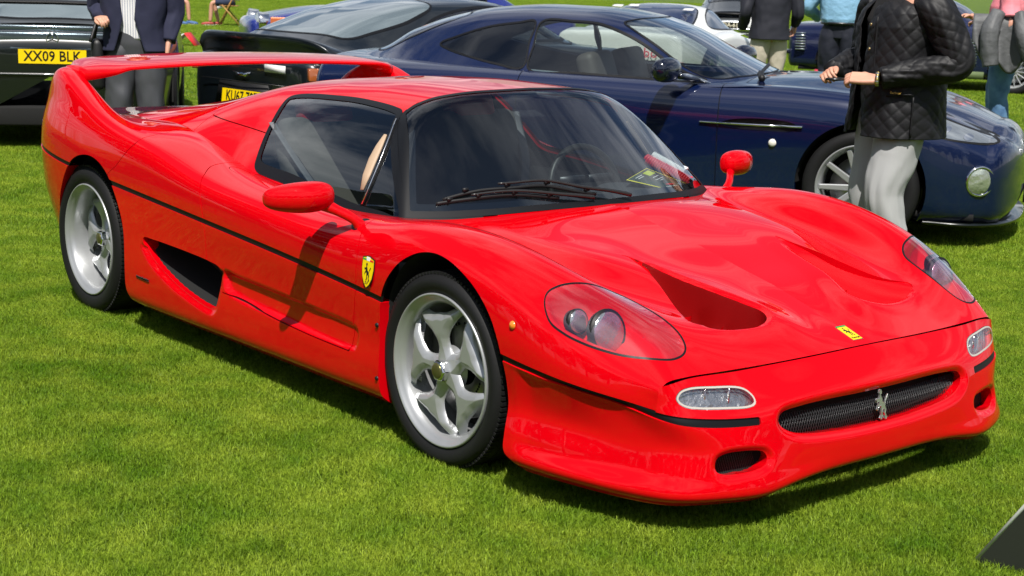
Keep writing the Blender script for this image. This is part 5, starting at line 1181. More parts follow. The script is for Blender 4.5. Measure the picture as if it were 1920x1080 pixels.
def build_people():
    NY = mat('black_quilted_nylon', (.006,.006,.0075), .58, spec=.35, bump=(55,.3,.003)); GR = mat('pale_grey_trousers', (.36,.365,.365), .85, bump=(300,.10,.001)); BLKS = mat('black_leather', (.012,.012,.012), .3)
    r = person('man in black quilted jacket and pale trousers holding a phone by the blue coupe', (.235,2.665), 250, NY, GR, BLKS, hem=.79, quilt=.0060, gap=.26, lean=-.03, inner=mat('black_jumper', (.008,.008,.009), .9), bulk=1.08, hi=True,
        arms={1:[(-.04,.235,1.43),(-.13,.335,1.17),(.185,.175,1.085)], -1:[(-.02,-.235,1.43),(-.02,-.33,1.17),(.27,-.13,1.095)]}, legs={1:[(-.01,.10,.88),(.075,.115,.50),(.01,.13,.09)], -1:[(-.01,-.09,.88),(.03,-.10,.50),(.0,-.12,.09)]})
    hand_mesh((.225,.155,1.080), (.305,.085,1.083), (.30,.50,.75), 1.15, -1, 'hand', r)
    hand_mesh((.295,-.115,1.095), (.365,-.045,1.095), (.65,-.2,.7), 1.2, 1, 'hand', r)
    meshobj('phone', *box((.345,.030,1.070), (.115,.060,.012), rotz(.5)), BLKS, r)
    bevel(r.children[-1], .005, 3)
    wt = bpy.data.objects.new('wrist_watch', None); link(wt, r)
    c = np.array([.205,.172,1.082]); ax = np.array([.75,-.62,.0]); ax /= np.linalg.norm(ax); u = np.cross(ax, [0,0,1]); v = np.cross(u, ax)
    for i in range(18):
        a = 2*math.pi*i/18; p = c+(u*math.cos(a)+v*math.sin(a))*.033; R_ = np.array([u*-math.sin(a)+v*math.cos(a), u*math.cos(a)+v*math.sin(a), ax]).T
        meshobj('strap_link', *box(p, (.0105,.006,.018), R_), mat('gold_metal', (.75,.55,.20), .2, metal=1) if i % 2 else CHROME, wt)
    meshobj('watch_face', *lathe_at([(0,.008),(.015,.008),(.018,.0)], c+u*.034*.6-v*.0+np.array([0,0,.0])+u*.012, u, 24), BLKS, wt)
    # jacket trims: placket studs, pocket with flap and side vent seam
    for z in (1.34,1.22,1.10,.92,.86):
        meshobj('press_stud', *lathe_at([(0,.004),(.006,.003),(.008,0)], (.178 if z > 1 else .186, .030+.03*(z < 1), z), (1,.15,0), 12), mat('brass', (.5,.38,.18), .3, metal=1), r)
    def onj(a, z, e=.010): return np.array([.190*1.08*math.cos(a)**.85*1.0-.035+e*math.cos(a), .240*1.08*math.sin(a)**.85+e*math.sin(a)*.3, z])
    meshobj('pocket_edge', *tube([onj(a, 1.00+.012*math.sin((a-.6)*3)) for a in np.linspace(.62, 1.25, 12)], .006, 6), NY, r)
    meshobj('pocket_seam', *tube([onj(1.25, z) for z in np.linspace(.80, 1.0, 8)], .0045, 6), NY, r)
    meshobj('placket_edge', *tube([onj(.26, z) for z in np.linspace(.80, 1.38, 20)], .0045, 6), NY, r)
    text_obj('pocket_lettering', 'Barbour', .016, frame((.125,.215,1.018), (-.75,.60,0), (0,0,1)), mat('gold_thread', (.65,.42,.08), .5), r)
    NAVYC = mat('navy_wool', (.012,.014,.040), .85, bump=(50,.3,.004)); DGR = mat('charcoal_trousers', (.055,.057,.065), .50, bump=(200,.1,.001))
    r = person('man in a navy blazer, striped shirt and shiny charcoal trousers behind the red rear wing', (-5.06,1.06), 330, NAVYC, DGR, BLKS, hem=.90, gap=.42, inner=striped_shirt(), H=1.8, bulk=1.05,
        arms={1:[(0,.20,1.42),(-.03,.27,1.17),(.05,.235,.97)], -1:[(0,-.20,1.42),(-.10,-.25,1.18),(.08,-.23,1.12)]})
    hand_mesh((.055,.235,.96), (.07,.225,.88), (0,1,0), .5, 1, 'hand', r); hand_mesh((.10,-.23,1.12), (.17,-.20,1.12), (0,-.3,1), 1.0, -1, 'hand', r)
    bagM = mat('black_bag', (.008,.008,.009), .5)
    b = meshobj('shoulder_bag', *box((-.02,-.25,.80), (.26,.09,.36)), bagM); b.parent = None; bevel(b, .04, 3)
    b.location = (-5.06,1.06,0); b.rotation_euler = (0,0,rad(330)); tag(b, 'black shoulder bag held by the man in the navy blazer', 'bag')
    meshobj('handle', *tube(open_curve([(-.1,-.29,.96),(.05,-.25,1.10),(.13,-.29,.96)], 12), .012, 8), bagM, b)
    BG = mat('beige_trousers', (.50,.45,.36), .8, bump=(22,.5,.01)); DC = mat('dark_navy_jacket', (.010,.011,.020), .75)
    r = person('person in a dark navy jacket and beige trousers behind the blue coupe bonnet', (-6.42,9.22), 150, DC, BG, BLKS, hem=.86, arms={1:[(0,.22,1.42),(-.05,.30,1.15),(.10,.28,.98)], -1:[(0,-.22,1.42),(-.05,-.30,1.14),(.04,-.30,1.02)]})
    hand_mesh((.04,-.30,1.01), (.06,-.30,.94), (0,-1,0), .6, 1, 'hand', r)
    LB = mat('pale_blue_shirt', (.22,.42,.60), .45, bump=(20,.6,.015)); NT = mat('navy_trousers', (.008,.010,.022), .7, bump=(22,.4,.01))
    r = person('man in a pale blue shirt tucked into navy trousers, seen from behind', (-6.45,10.45), 128, LB, NT, BLKS, hem=1.02, tucked=True, bulk=1.12, arms={1:[(0,.23,1.42),(.0,.36,1.20),(.20,.26,1.08)], -1:[(0,-.23,1.42),(.0,-.36,1.20),(.20,-.26,1.08)]})
    meshobj('belt', *tube([(.165*math.cos(t), .205*math.sin(t), 1.035) for t in np.linspace(0,2*math.pi,40,endpoint=False)], .016, 6, closed=True, flat=1.0), BLKS, r)
    PK = mat('pink_shirt', (.75,.22,.26), .8, bump=(20,.5,.012)); JN = mat('blue_jeans', (.055,.13,.26), .8, bump=(24,.5,.012), noise=(7,(.13,.26,.42),.42,.7))
    r = person('man in a pink shirt and blue jeans with a grey jacket over his arm', (-3.60,9.45), 215, PK, JN, BLKS, hem=.98, short=True, bulk=1.12, arms={1:[(0,.24,1.42),(-.02,.34,1.16),(.24,.22,1.16)], -1:[(0,-.24,1.42),(.02,-.30,1.18),(.34,-.12,1.22)]})
    hand_mesh((.25,.21,1.16), (.32,.16,1.18), (0,.3,1), .9, -1, 'hand', r); hand_mesh((.35,-.11,1.22), (.42,-.06,1.23), (.2,-.3,1), .9, 1, 'hand', r)
    # jacket over the arm: hanging cloth with sleeves
    GJ = mat('grey_jacket_cloth', (.085,.088,.092), .6, bump=(14,.6,.02)); j = empty('folded_jacket', 'grey jacket hanging over the forearm of the man in jeans', 'jacket', (-3.60,9.45,0), rad(215))
    V = []; m = 26; k = 20
    for i in range(k):
        t = i/(k-1)
        for q in range(m):
            a = q/(m-1); x = -.14+.46*a; hang = .40+.10*math.sin(a*5)+.06*math.sin(a*11)
            y = .40+.035*math.sin(a*14+t*2)*t+.05*t; z = 1.24-hang*t; 
            if t < .12: y = .22+.18*(t/.12); z = 1.24+.02
            V.append((x, y-.02, z))
    F = [[i*m+q, i*m+q+1, (i+1)*m+q+1, (i+1)*m+q] for i in range(k-1) for q in range(m-1)]
    o = meshobj('jacket_body', V, F, GJ, j); sd = o.modifiers.new('t', 'SOLIDIFY'); sd.thickness = .03
    V, F = limb([(.10,.36,1.27),(.16,.47,1.10),(.15,.48,.90),(.13,.49,.78)], [.07,.085,.085,.07], 24, 40, fold=.018); meshobj('jacket_sleeve', V, F, GJ, j)
    V, F = limb([(-.10,.36,1.27),(-.14,.47,1.08),(-.20,.48,.90),(-.24,.47,.82)], [.06,.075,.07,.06], 24, 40, fold=.018); meshobj('jacket_sleeve', V, F, GJ, j)
    r = person('person in black with bare forearms standing behind the blue coupe roof', (-9.05,6.05), 300, mat('black_top', (.012,.011,.011), .8), mat('black_trousers', (.010,.010,.010), .8), BLKS, hem=.95, short=True)
    hand_mesh((.06,.24,.92), (.07,.24,.85), (0,1,0), .5, 1, 'hand', r); hand_mesh((.06,-.24,.92), (.07,-.24,.85), (0,-1,0), .5, -1, 'hand', r)
    # handbag behind the quilted man
    hb = meshobj('handbag', *box((0,0,1.02), (.22,.12,.32)), bagM, None); hb.location = (-1.10,6.55,0); bevel(hb, .03, 3); tag(hb, 'black handbag hanging beside the quilted jacket', 'bag')
    # seated pair on folding chairs, far left
    WD = mat('varnished_wood', (.42,.22,.06), .5, noise=(20,(.30,.14,.04),.4,.7))
    def chair(x, y, rz, label):
        c = empty('folding_chair', label, 'chair', (x, y, 0), rad(rz), 'wooden folding chairs on the far lawn')
        for s in (1,-1):
            meshobj('leg', *tube([(-.24,s*.22,0),(.18,s*.22,.48)], .017, 6), WD, c); meshobj('leg', *tube([(.26,s*.20,0),(-.20,s*.20,.90)], .017, 6), WD, c)
        for q in range(5): meshobj('seat_slat', *box((-.14+.085*q,0,.46), (.07,.42,.015)), WD, c)
        for z in (.72,.82): meshobj('back_slat', *box((-.17-.03*(z-.72)/.1,0,z), (.015,.40,.06)), WD, c)
        meshobj('stretcher', *tube([(.14,-.2,.22),(.14,.2,.22)], .012, 6), WD, c); meshobj('stretcher', *tube([(-.12,-.22,.14),(-.12,.22,.14)], .012, 6), WD, c)
        return c
    SHO = mat('pale_shorts', (.10,.10,.11), .8); SN = mat('navy_shorts', (.02,.03,.07), .8)
    for (x, y, rz, l1, l2, sm, tm, xs) in ((CX1,CY1,45,'wooden folding chair left of the pair, under the sitter in blue shoes','seated person with bare legs and blue and white shoes', mat('shoe_blue', (.05,.12,.30), .6), SHO, 0),
                                   (CX2,CY2,235,'wooden folding chair right of the pair, under the sitter in black and red shoes','seated person with bare legs and black and red shoes', mat('shoe_redblack', (.35,.05,.04), .6), SN, 0)):
        chair(x, y, rz, l1)
        p_ = empty('person', l2, 'person', (x, y, 0), rad(rz))
        legs = {1:[(0,.09,.56),(.42,.11,.52),(.46,.10,.08)], -1:[(0,-.09,.56),(.40,-.12,.52),(.30,-.14,.08)]}
        J = [(-.05,0,.56,.15),(-.08,0,.80,.13),(-.10,0,1.02,.13),(-.08,0,1.14,.055),(-.06,0,1.30,.09)]; E_ = [(0,1),(1,2),(2,3),(3,4)]
        for s in (1,-1):
            i0 = len(J); J += [(*legs[s][0],.09),(*legs[s][1],.06),(*legs[s][2],.04)]; E_ += [(0,i0),(i0,i0+1),(i0+1,i0+2)]
            i0 = len(J); J += [(-.08,s*.19,1.04,.055),(.05,s*.26,.82,.045),(.28,s*.15,.72,.035)]; E_ += [(2,i0),(i0,i0+1),(i0+1,i0+2)]
        me = bpy.data.meshes.new('body'); me.from_pydata([q[:3] for q in J], E_, []); me.materials.append(SKIN); b = bpy.data.objects.new('body', me); link(b, p_)
        b.modifiers.new('skin', 'SKIN'); 
        for i, q in enumerate(J): me.skin_vertices[0].data[i].radius = (q[3], q[3])
        me.skin_vertices[0].data[0].use_root = True; ss = b.modifiers.new('sub', 'SUBSURF'); ss.levels = ss.render_levels = 2
        for s in (1,-1):
            V, F = limb([(-.06,s*.08,.57),legs[s][0],(legs[s][1][0]*.8,legs[s][1][1],.54)], [.13,.12,.10], 18, 20, fold=.01); meshobj('shorts_leg', V, F, tm, p_)
            shoe(p_, (legs[s][2][0]+.04, legs[s][2][1], 0), 0, sm, mat('white_sole', (.7,.7,.7), .6))
        V, F = limb([(-.06,0,.60),(-.09,0,.82),(-.10,0,1.04),(-.08,0,1.12)], [.16,.155,.17,.08], 24, 24); meshobj('shirt', V*[.9,1.15,1], F, mat('light_shirt', (.45,.46,.5), .8), p_)
# ------------------------------------------------------------------ background cars, signs, trees
def coupe_stations(L0, L1, hw, belt, hood, boot, sill=.16, nose_z=.62):
    """generic half sections from x=L0 (tail) to L1 (nose)"""
    st = []
    for t, w, top in ((0,.86,boot),(.08,.93,boot+.02),(.2,1.0,belt),(.38,1.0,belt),(.55,.99,belt),(.70,1.0,hood+.02),(.84,.98,hood-.02),(.95,.90,hood-.10),(1.0,.84,nose_z)):
        x = L0+(L1-L0)*t; W = hw*w
        st.append((x, [(W*.90,sill),(W*.96,sill+.05),(W*.99,sill+.22),(W,sill+(top-sill)*.58),(W*.985,sill+(top-sill)*.80),(W*.95,sill+(top-sill)*.94),(W*.87,top),(W*.6,top+.015),(W*.3,top+.025),(0,top+.03)]))
    return st
def build_grey_coupe():
    root = empty('coupe', 'dark slate coupe with ducktail spoiler and yellow plate KU67, behind the red rear wing', 'car', (-6.06,4.55,0), rad(97))
    st = coupe_stations(-2.10, 1.95, .93, .90, .86, .80)
    G1 = closed_curve([(-.95,1.00),(-.80,1.09),(-.4,1.18),(.05,1.20),(.45,1.12),(.85,.95),(.4,.93),(-.3,.94),(-.75,.96)])
    RG = closed_curve([(-.70,0),(-.68,.3),(-.70,.50),(-.95,.58),(-1.4,.60),(-1.70,.56),(-1.80,.3),(-1.83,0),(-1.80,-.3),(-1.70,-.56),(-1.4,-.60),(-.95,-.58),(-.70,-.50),(-.68,-.3)])
    body, c0 = build_car(root, dict(st=st, hw=.93, nose=(.25,.45,.8), tail=(.14,.62,.45), paint=GREYB, under=(-2,1.9), arches=[(1.32,.345,.37,1.0),(-1.28,.345,.37,1.0)],
        can=dict(x0=-1.98, x1=1.15, xm=-.2, wb=([-2.1,-1.5,-.8,0,.8,1.2],[.70,.74,.78,.80,.80,.79]), zb=([-2.1,-1.2,0,1.2],[.86,.88,.87,.85]),
        zr=([-2.2,-2.0,-1.7,-1.2,-.7,-.2,.2,.6,1.0,1.3],[.90,.93,1.04,1.19,1.265,1.275,1.25,1.13,.95,.85]), gy=.40, seal=.014, hx0=-1.2, hx1=.8, hy=.66,
        glass=[('side_window', G1, 'side', DARKGL), ('rear_window', RG, 'plan', mat('rear_glass', (.20,.25,.27), .06, metal=.5, coat=1)),
               ('windscreen', closed_curve([(.25,0),(.2,.5),(.35,.62),(.85,.70),(1.0,.4),(1.05,0),(1.0,-.4),(.85,-.70),(.35,-.62),(.2,-.5)]), 'plan', DARKGL)])))
    # ducktail: raised lip across the tail
    V = []; ys = np.linspace(-.86,.86,41); n = 20
    for y in ys:
        e = 1-(abs(y)/.88)**6; x0 = -2.26+.20*(abs(y)/.86)**2.2; zt = .985-.015*(y/.86)**2-.10*(abs(y)/.86)**8
        prof = [(x0+.45,zt-.10),(x0+.25,zt-.055),(x0+.08,zt-.012),(x0+.01,zt),(x0-.005,zt-.012),(x0+.02,zt-.06),(x0+.035,zt-.13),(x0+.03,zt-.20),(x0+.2,zt-.25)]
        V += [(a, y, b) for a, b in prof]
    k = 9; F = [[i*k+j, (i+1)*k+j, (i+1)*k+j+1, i*k+j+1] for i in range(40) for j in range(k-1)]+[list(range(k)), [40*k+j for j in range(k)][::-1]]
    meshobj('spoiler', V, F, GREYB, root)
    # tail fascia: boot panel, lamps, bumper
    number_plate(root, (-2.262,0,.475), 180, 'KU67 707', PLATEY, BLK, tilt=.10)
    meshobj('plate_recess', *plate((-2.235,0,.50), (0,-1,0), (0,0,1), (-1,0,0), [(-.38,-.09),(.38,-.09),(.32,.09),(-.32,.09)], .012), BLACKP, root)
    for s in (1,-1):
        tl = meshobj('tail_lamp', *plate((-2.05, s*.70, .70), (.45,-s*.9,0), (0,0,1), (-.9,-s*.45,0), [(-.14,-.05),(.10,-.045),(.13,.04),(-.12,.05)], .10), mat('amber_smoke', (.30,.08,.02), .15, coat=1), root); bevel(tl, .01, 2)
    meshobj('winged_emblem', *plate((-2.258, 0, .66), (0,-1,0), (0,0,1), (-1,0,0), [(-.12,.02),(-.03,.005),(0,.012),(.03,.005),(.12,.02),(.05,-.022),(0,-.012),(-.05,-.022)], .006), CHROME, root)
    meshobj('boot_seam', *tube([(-2.26,-.55,.60),(-2.272,0,.60),(-2.26,.55,.60)], .004, 6), BLK, root)
    meshobj('sticker', *plate((-2.25,-.42,.725), (0,-1,0), (0,0,1), (-1,0,0), [(-.13,-.03),(.13,-.03),(.13,.03),(-.13,.03)], .006), mat('paper_white', (.75,.75,.75), .5), root)
    for s in (1,-1):
        for x_ in (1.32,-1.28): simple_wheel(root, x_, .92, .335, .345, .25, .25, s, 7, .05, .03, ALU, nuts=False)
    return root
def build_black_saloon():
    root = empty('saloon_car', 'black coupe seen from behind with a boot wing and yellow plate XX09 BLK, far left', 'car', (-8.70,2.19,0), rad(152))
    st = coupe_stations(-2.10, 2.05, .95, .98, .95, .90, sill=.18)
    SG = closed_curve([(-.85,1.12),(-.6,1.22),(0,1.27),(.5,1.2),(.85,1.05),(.3,1.03),(-.5,1.05)])
    body, c0 = build_car(root, dict(st=st, hw=.95, nose=(.2,.5,.7), tail=(.12,.60,.35), paint=BLACKC, under=(-2,2), arches=[(1.4,.35,.37,1.0),(-1.3,.35,.37,1.0)],
        can=dict(x0=-1.62, x1=1.25, xm=-.2, wb=([-1.8,-1,0,1.3],[.74,.80,.82,.80]), zb=([-1.8,-1,0,1.3],[.95,.96,.96,.94]), zr=([-1.9,-1.6,-1.3,-.9,-.3,.2,.7,1.2,1.4],[.93,.99,1.16,1.29,1.345,1.33,1.20,.97,.9]), gy=.45, seal=.014, hx0=-1.1, hx1=.9, hy=.68,
        glass=[('side_window', SG, 'side', DARKGL), ('rear_window', closed_curve([(-.80,0),(-.80,.5),(-.95,.62),(-1.35,.66),(-1.50,.4),(-1.53,0),(-1.50,-.4),(-1.35,-.66),(-.95,-.62),(-.80,-.5)]), 'plan', mat('rear_glass', (.20,.25,.27), .06, metal=.5, coat=1)),
               ('windscreen', closed_curve([(.35,0),(.3,.5),(.5,.65),(.95,.70),(1.12,.4),(1.17,0),(1.12,-.4),(.95,-.70),(.5,-.65),(.3,-.5)]), 'plan', DARKGL)])))
    DK = BLACKP
    # wing on posts
    V, F = tube([(0,-.80,0),(0,-.4,.012),(0,0,.016),(0,.4,.012),(0,.80,0)], .125, 20, flat=.16); V = V*[1,1,1]+[-2.02,0,1.15]; meshobj('boot_wing', V, F, DK, root)
    for s in (1,-1): meshobj('wing_post', *box((-1.98, s*.66, 1.05), (.16,.05,.22)), DK, root)
    # boot lid face, lamp bar, plate recess, bumper
    SILV = mat('boot_silver_sheen', (.10,.13,.15), .18, metal=.7, coat=1)
    o = meshobj('boot_panel', *box((-2.165,0,.885), (.06,1.22,.10)), SILV, root); bevel(o, .02, 4)
    o = meshobj('boot_panel', *box((-2.13,0,.965), (.06,1.16,.045)), SILV, root); bevel(o, .015, 4)
    o = meshobj('plate_surround', *box((-2.20,0,.745), (.03,.66,.15)), SILV, root); bevel(o, .012, 3)
    number_plate(root, (-2.222,0,.745), 180, 'XX09 BLK', PLATEY, BLK)
    c = [(-2.202, .045*math.cos(t), .885+.045*math.sin(t)) for t in np.linspace(0, 2*math.pi, 28, endpoint=False)]; st_ = [tube(c, .0045, 6, closed=True)]+[tube([(-2.202,0,.885),(-2.202,.043*math.sin(t),.885+.043*math.cos(t))], .004, 6) for t in (0,2.094,4.189)]
    meshobj('star_emblem', *merge(st_), CHROME, root)
    for s in (1,-1):
        o = meshobj('tail_lamp', *box((-2.12, s*.74, .76), (.14,.26,.15)), mat('tail_red', (.45,.01,.01), .15, coat=1), root); bevel(o, .03, 3)
        meshobj('exhaust', *box((-2.22, s*.52, .30), (.10,.16,.07)), CHROME, root)
    o = meshobj('bumper_lip', *box((-2.20,0,.60), (.07,1.70,.03)), BLACKC, root); bevel(o, .012, 3)
    o = meshobj('diffuser', *box((-2.17,0,.27), (.10,1.5,.16)), VOID, root); bevel(o, .02, 2)
    for s in (1,-1):
        for x_ in (1.4,-1.3): simple_wheel(root, x_, .94, .335, .345, .26, .25, s, 7, .05, .03, ALU, nuts=False)
def build_white_wedge():
    root = empty('wedge_sports_car', 'white wedge shaped sports car with dark rear screen and red turbo lettering', 'car', (-9.46,10.69,0), rad(118))
    st = coupe_stations(-2.0, 2.0, .93, .80, .70, .82, sill=.18, nose_z=.50)
    SG = closed_curve([(-.55,.90),(-.35,1.02),(.15,1.08),(.75,.86),(.2,.84)])
    build_car(root, dict(st=st, hw=.93, nose=(.2,.4,.8), tail=(.06,.6,.25), paint=WHITEP, under=(-2,2), arches=[(1.25,.33,.35,1.0),(-1.2,.33,.35,1.0)],
        can=dict(x0=-1.75, x1=1.05, xm=-.1, wb=([-1.8,-1,0,1.1],[.70,.74,.76,.78]), zb=([-1.8,0,1.1],[.82,.80,.76]), zr=([-1.9,-1.75,-1.2,-.5,-.2,.15,.5,.95,1.2],[.84,.87,1.02,1.14,1.15,1.13,.99,.79,.7]), gy=.40, seal=.012, hx0=-1.2, hx1=.8, hy=.62,
        glass=[('side_window', SG, 'side', DARKGL), ('rear_window', closed_curve([(-.42,0),(-.42,.45),(-.6,.54),(-1.5,.58),(-1.62,.3),(-1.64,0),(-1.62,-.3),(-1.5,-.58),(-.6,-.54),(-.42,-.45)]), 'plan', mat('dark_screen', (.02,.025,.06), .1, coat=1)),
               ('windscreen', closed_curve([(.22,0),(.2,.45),(.4,.55),(.85,.62),(.92,0),(.85,-.62),(.4,-.55),(.2,-.45)]), 'plan', DARKGL)])))
    text_obj('lettering', 'turbo', .17, frame((-2.085,-.32,.60), (0,-1,0), (0,0,1)), mat('red_lettering', (.65,.02,.05), .4), root)
    for s in (1,-1):
        o = meshobj('door_mirror', *box((.45, s*1.02, .93), (.12,.20,.15)), WHITEP, root); bevel(o, .03, 3)
        meshobj('tail_lamp', *box((-2.05, s*.66, .45), (.03,.34,.12)), mat('tail_red'), root)
        for x_ in (1.25,-1.2): simple_wheel(root, x_, .92, .32, .33, .22, .21, s, 5, .06, .03, ALU, nuts=False)
    for i, (y, z) in enumerate(((.25,.0),(.45,.0),(-.5,0))):
        X = -.75; meshobj('screen_sticker', *box((X-.05*i, y, 1.125-.012*i), (.10,.13,.004), np.array(Matrix.Rotation(rad(-12),3,'Y'))), mat('paper_white', (.75,.75,.75), .5), root)
def build_rest_cars():
    # silver rear engined coupe with black plate
    root = empty('rear_engined_coupe', 'dark silver classic coupe seen from behind with black plate 61-62, right of the white car', 'car', (-15.99,18.96,0), rad(133))
    st = coupe_stations(-1.95, 1.9, .82, .88, .80, .74, sill=.22); SLV = mat('grey_silver_paint', (.12,.13,.14), .25, metal=.6, coat=1)
    build_car(root, dict(st=st, hw=.82, nu=160, nv=70, nose=(.2,.45,.8), tail=(.20,.55,.7), paint=SLV, under=(-1.9,1.9), arches=[(1.15,.32,.33,1.0),(-1.1,.32,.33,1.0)],
        can=dict(nu=150, nv=60, x0=-1.7, x1=.95, xm=-.1, wb=([-1.8,-1,0,1],[.58,.66,.68,.68]), zb=([-1.8,0,1],[.80,.86,.84]), zr=([-1.9,-1.7,-1.2,-.6,-.1,.3,.7,1.1],[.80,.86,1.10,1.28,1.32,1.27,1.05,.8]), gy=.35, seal=.012, hx0=-1, hx1=.6, hy=.55,
        glass=[('side_window', closed_curve([(-.9,.98),(-.4,1.18),(.2,1.18),(.6,.95),(-.2,.93)]), 'side', DARKGL), ('rear_window', closed_curve([(-.62,0),(-.62,.4),(-1.25,.46),(-1.32,0),(-1.25,-.46),(-.62,-.4)]), 'plan', DARKGL)])))
    number_plate(root, (-2.165,0,.62), 180, 'DA-61-62', BLK, mat('plate_white', (.7,.65,.5), .5), w=.50, hh=.115)
    o = meshobj('bumper', *box((-2.12,0,.54), (.10,1.5,.05)), CHROME, root); bevel(o, .015, 3)
    o = meshobj('engine_grille', *box((-1.85,0,.82), (.5,.9,.03)), BLACKP, root)
    for s in (1,-1):
        o = meshobj('tail_lamp', *box((-2.08, s*.62, .66), (.10,.26,.09)), mat('tail_red'), root); bevel(o, .02, 2)
        o = meshobj('turn_lamp', *box((-2.06, s*.75, .66), (.10,.09,.08)), mat('amber_lens'), root); bevel(o, .02, 2)
        for x_ in (1.15,-1.1): simple_wheel(root, x_, .80, .31, .32, .2, .2, s, 5, .06, .03, ALU, nuts=False)
    # dark blue classic with chrome bumper and side louvres, right
    h = 24; fx = np.array([math.cos(rad(h)), math.sin(rad(h))]); wl = np.array([-7.33,15.4])-fx*1.25+np.array([-fx[1],fx[0]])*.85
    root = empty('classic_tourer', 'dark blue classic car with chrome bumper and louvres behind the people on the right', 'car', (wl[0], wl[1], 0), rad(h))
    st = coupe_stations(-2.0, 2.1, .86, .88, .88, .84, sill=.22)
    build_car(root, dict(st=st, hw=.86, nu=200, nv=80, nose=(.2,.45,.8), tail=(.15,.6,.6), paint=mat('dark_blue_classic', (.006,.010,.05), .25, metal=.2, coat=1), under=(-1.9,1.9), arches=[(1.25,.33,.36,1.0),(-1.25,.33,.36,1.0)],
        can=dict(nu=150, nv=60, x0=-1.7, x1=.75, xm=-.2, wb=([-1.8,-1,0,1],[.60,.70,.72,.70]), zb=([-1.8,0,1],[.86,.87,.87]), zr=([-1.9,-1.7,-1.1,-.5,0,.3,.6,.9],[.86,.9,1.15,1.29,1.30,1.2,1.0,.85]), gy=.35, seal=.014, hx0=-1, hx1=.5, hy=.6,
        glass=[('side_window', closed_curve([(-1.1,1.0),(-.7,1.16),(.0,1.18),(.4,.97),(-.3,.94)]), 'side', CARGL)])))
    o = meshobj('bumper', *box((-2.16,0,.42), (.10,1.66,.06)), CHROME, root); bevel(o, .02, 3)
    for s in (1,-1):
        for q in range(9): meshobj('louvre', *box((.66, s*.868, .42+.040*q), (.16,.012,.013)), CHROME, root)
        for q in range(7): meshobj('louvre', *box((-1.86, s*.80, .48+.040*q), (.15,.02,.013)), CHROME, root)
        o = meshobj('side_sill', *box((0, s*.845, .245), (1.7,.03,.10)), mat('pale_sill', (.20,.26,.12), .35, metal=.5), root)
        for x_ in (1.25,-1.25): simple_wheel(root, x_, .85, .33, .335, .2, .235, s, 14, .018, .03, ALU, nuts=False)
    # silver car behind it
    SLV2 = mat('light_silver_paint', (.45,.47,.50), .25, metal=.6, coat=1)
    root = empty('silver_car', 'silver car at the right edge behind the dark blue classic', 'car', (-5.8,21.5,0), rad(30))
    build_car(root, dict(st=coupe_stations(-2.2,2.1,.88,.95,.92,.95), hw=.88, nu=120, nv=60, nose=(.2,.5,.7), tail=(.15,.6,.5), paint=SLV2, under=(-2,2), arches=[(1.3,.33,.36,1.0),(-1.3,.33,.36,1.0)],
        can=dict(nu=120, nv=50, x0=-1.7, x1=1.1, xm=-.2, wb=([-1.8,-1,0,1.1],[.66,.74,.76,.74]), zb=([-1.8,0,1.1],[.94,.94,.92]), zr=([-1.9,-1.7,-1.1,-.5,0,.5,1.0,1.2],[.94,.97,1.25,1.40,1.41,1.25,1.0,.9]), gy=.35, seal=.014, hx0=-1, hx1=.7, hy=.6,
        glass=[('side_window', closed_curve([(-1.2,1.08),(-.7,1.26),(.1,1.28),(.6,1.05),(-.3,1.02)]), 'side', DARKGL)])))
    for s in (1,-1):
        for x_ in (1.3,-1.3): simple_wheel(root, x_, .87, .33, .335, .2, .22, s, 7, .05, .03, ALU, nuts=False)
    # blue and copper classic facing left, upper left
    root = empty('vintage_car', 'blue over copper vintage car with round chrome headlamp behind the slate coupe', 'car', (-11.93,8.15,0), rad(246))
    BL = mat('royal_blue_paint', (.010,.020,.16), .25, coat=1); CO = mat('copper_paint', (.60,.15,.05), .3, metal=.3, coat=1)
    build_car(root, dict(st=coupe_stations(-2.1,2.0,.84,.96,.94,.90, sill=.25, nose_z=.80), hw=.84, nu=140, nv=70, nose=(.14,.55,.5), tail=(.2,.6,.6), paint=BL, under=(-2,1.9), arches=[(1.25,.36,.38,1.0),(-1.3,.36,.38,1.0)],
        can=dict(nu=120, nv=50, x0=-1.6, x1=.7, xm=-.3, wb=([-1.8,-1,0,1.1],[.60,.68,.70,.68]), zb=([-1.8,0,1.1],[.95,.95,.95]), zr=([-1.9,-1.6,-1.1,-.5,0,.3,.65,1.2],[.93,1.0,1.25,1.40,1.42,1.35,1.0,.9]), gy=.35, seal=.014, hx0=-1, hx1=.4, hy=.55,
        glass=[('side_window', closed_curve([(-1.0,1.10),(-.6,1.28),(-.1,1.30),(.3,1.08),(-.3,1.05)]), 'side', DARKGL)])))
    for s in (1,-1):
        meshobj('headlamp', *lathe_at([(0,.05),(.07,.042),(.11,.02),(.125,.02),(.138,.0),(.12,-.12)], (1.97, s*.60, .76), (1,s*.1,0), 32), CHROME, root)
        o = meshobj('flank_panel', *box((.9, s*.845, .74), (1.9,.03,.20)), CO, root); bevel(o, .012, 3)
        for x_ in (1.25,-1.3): simple_wheel(root, x_, .83, .34, .345, .18, .23, s, 10, .03, .03, ALU, nuts=False)
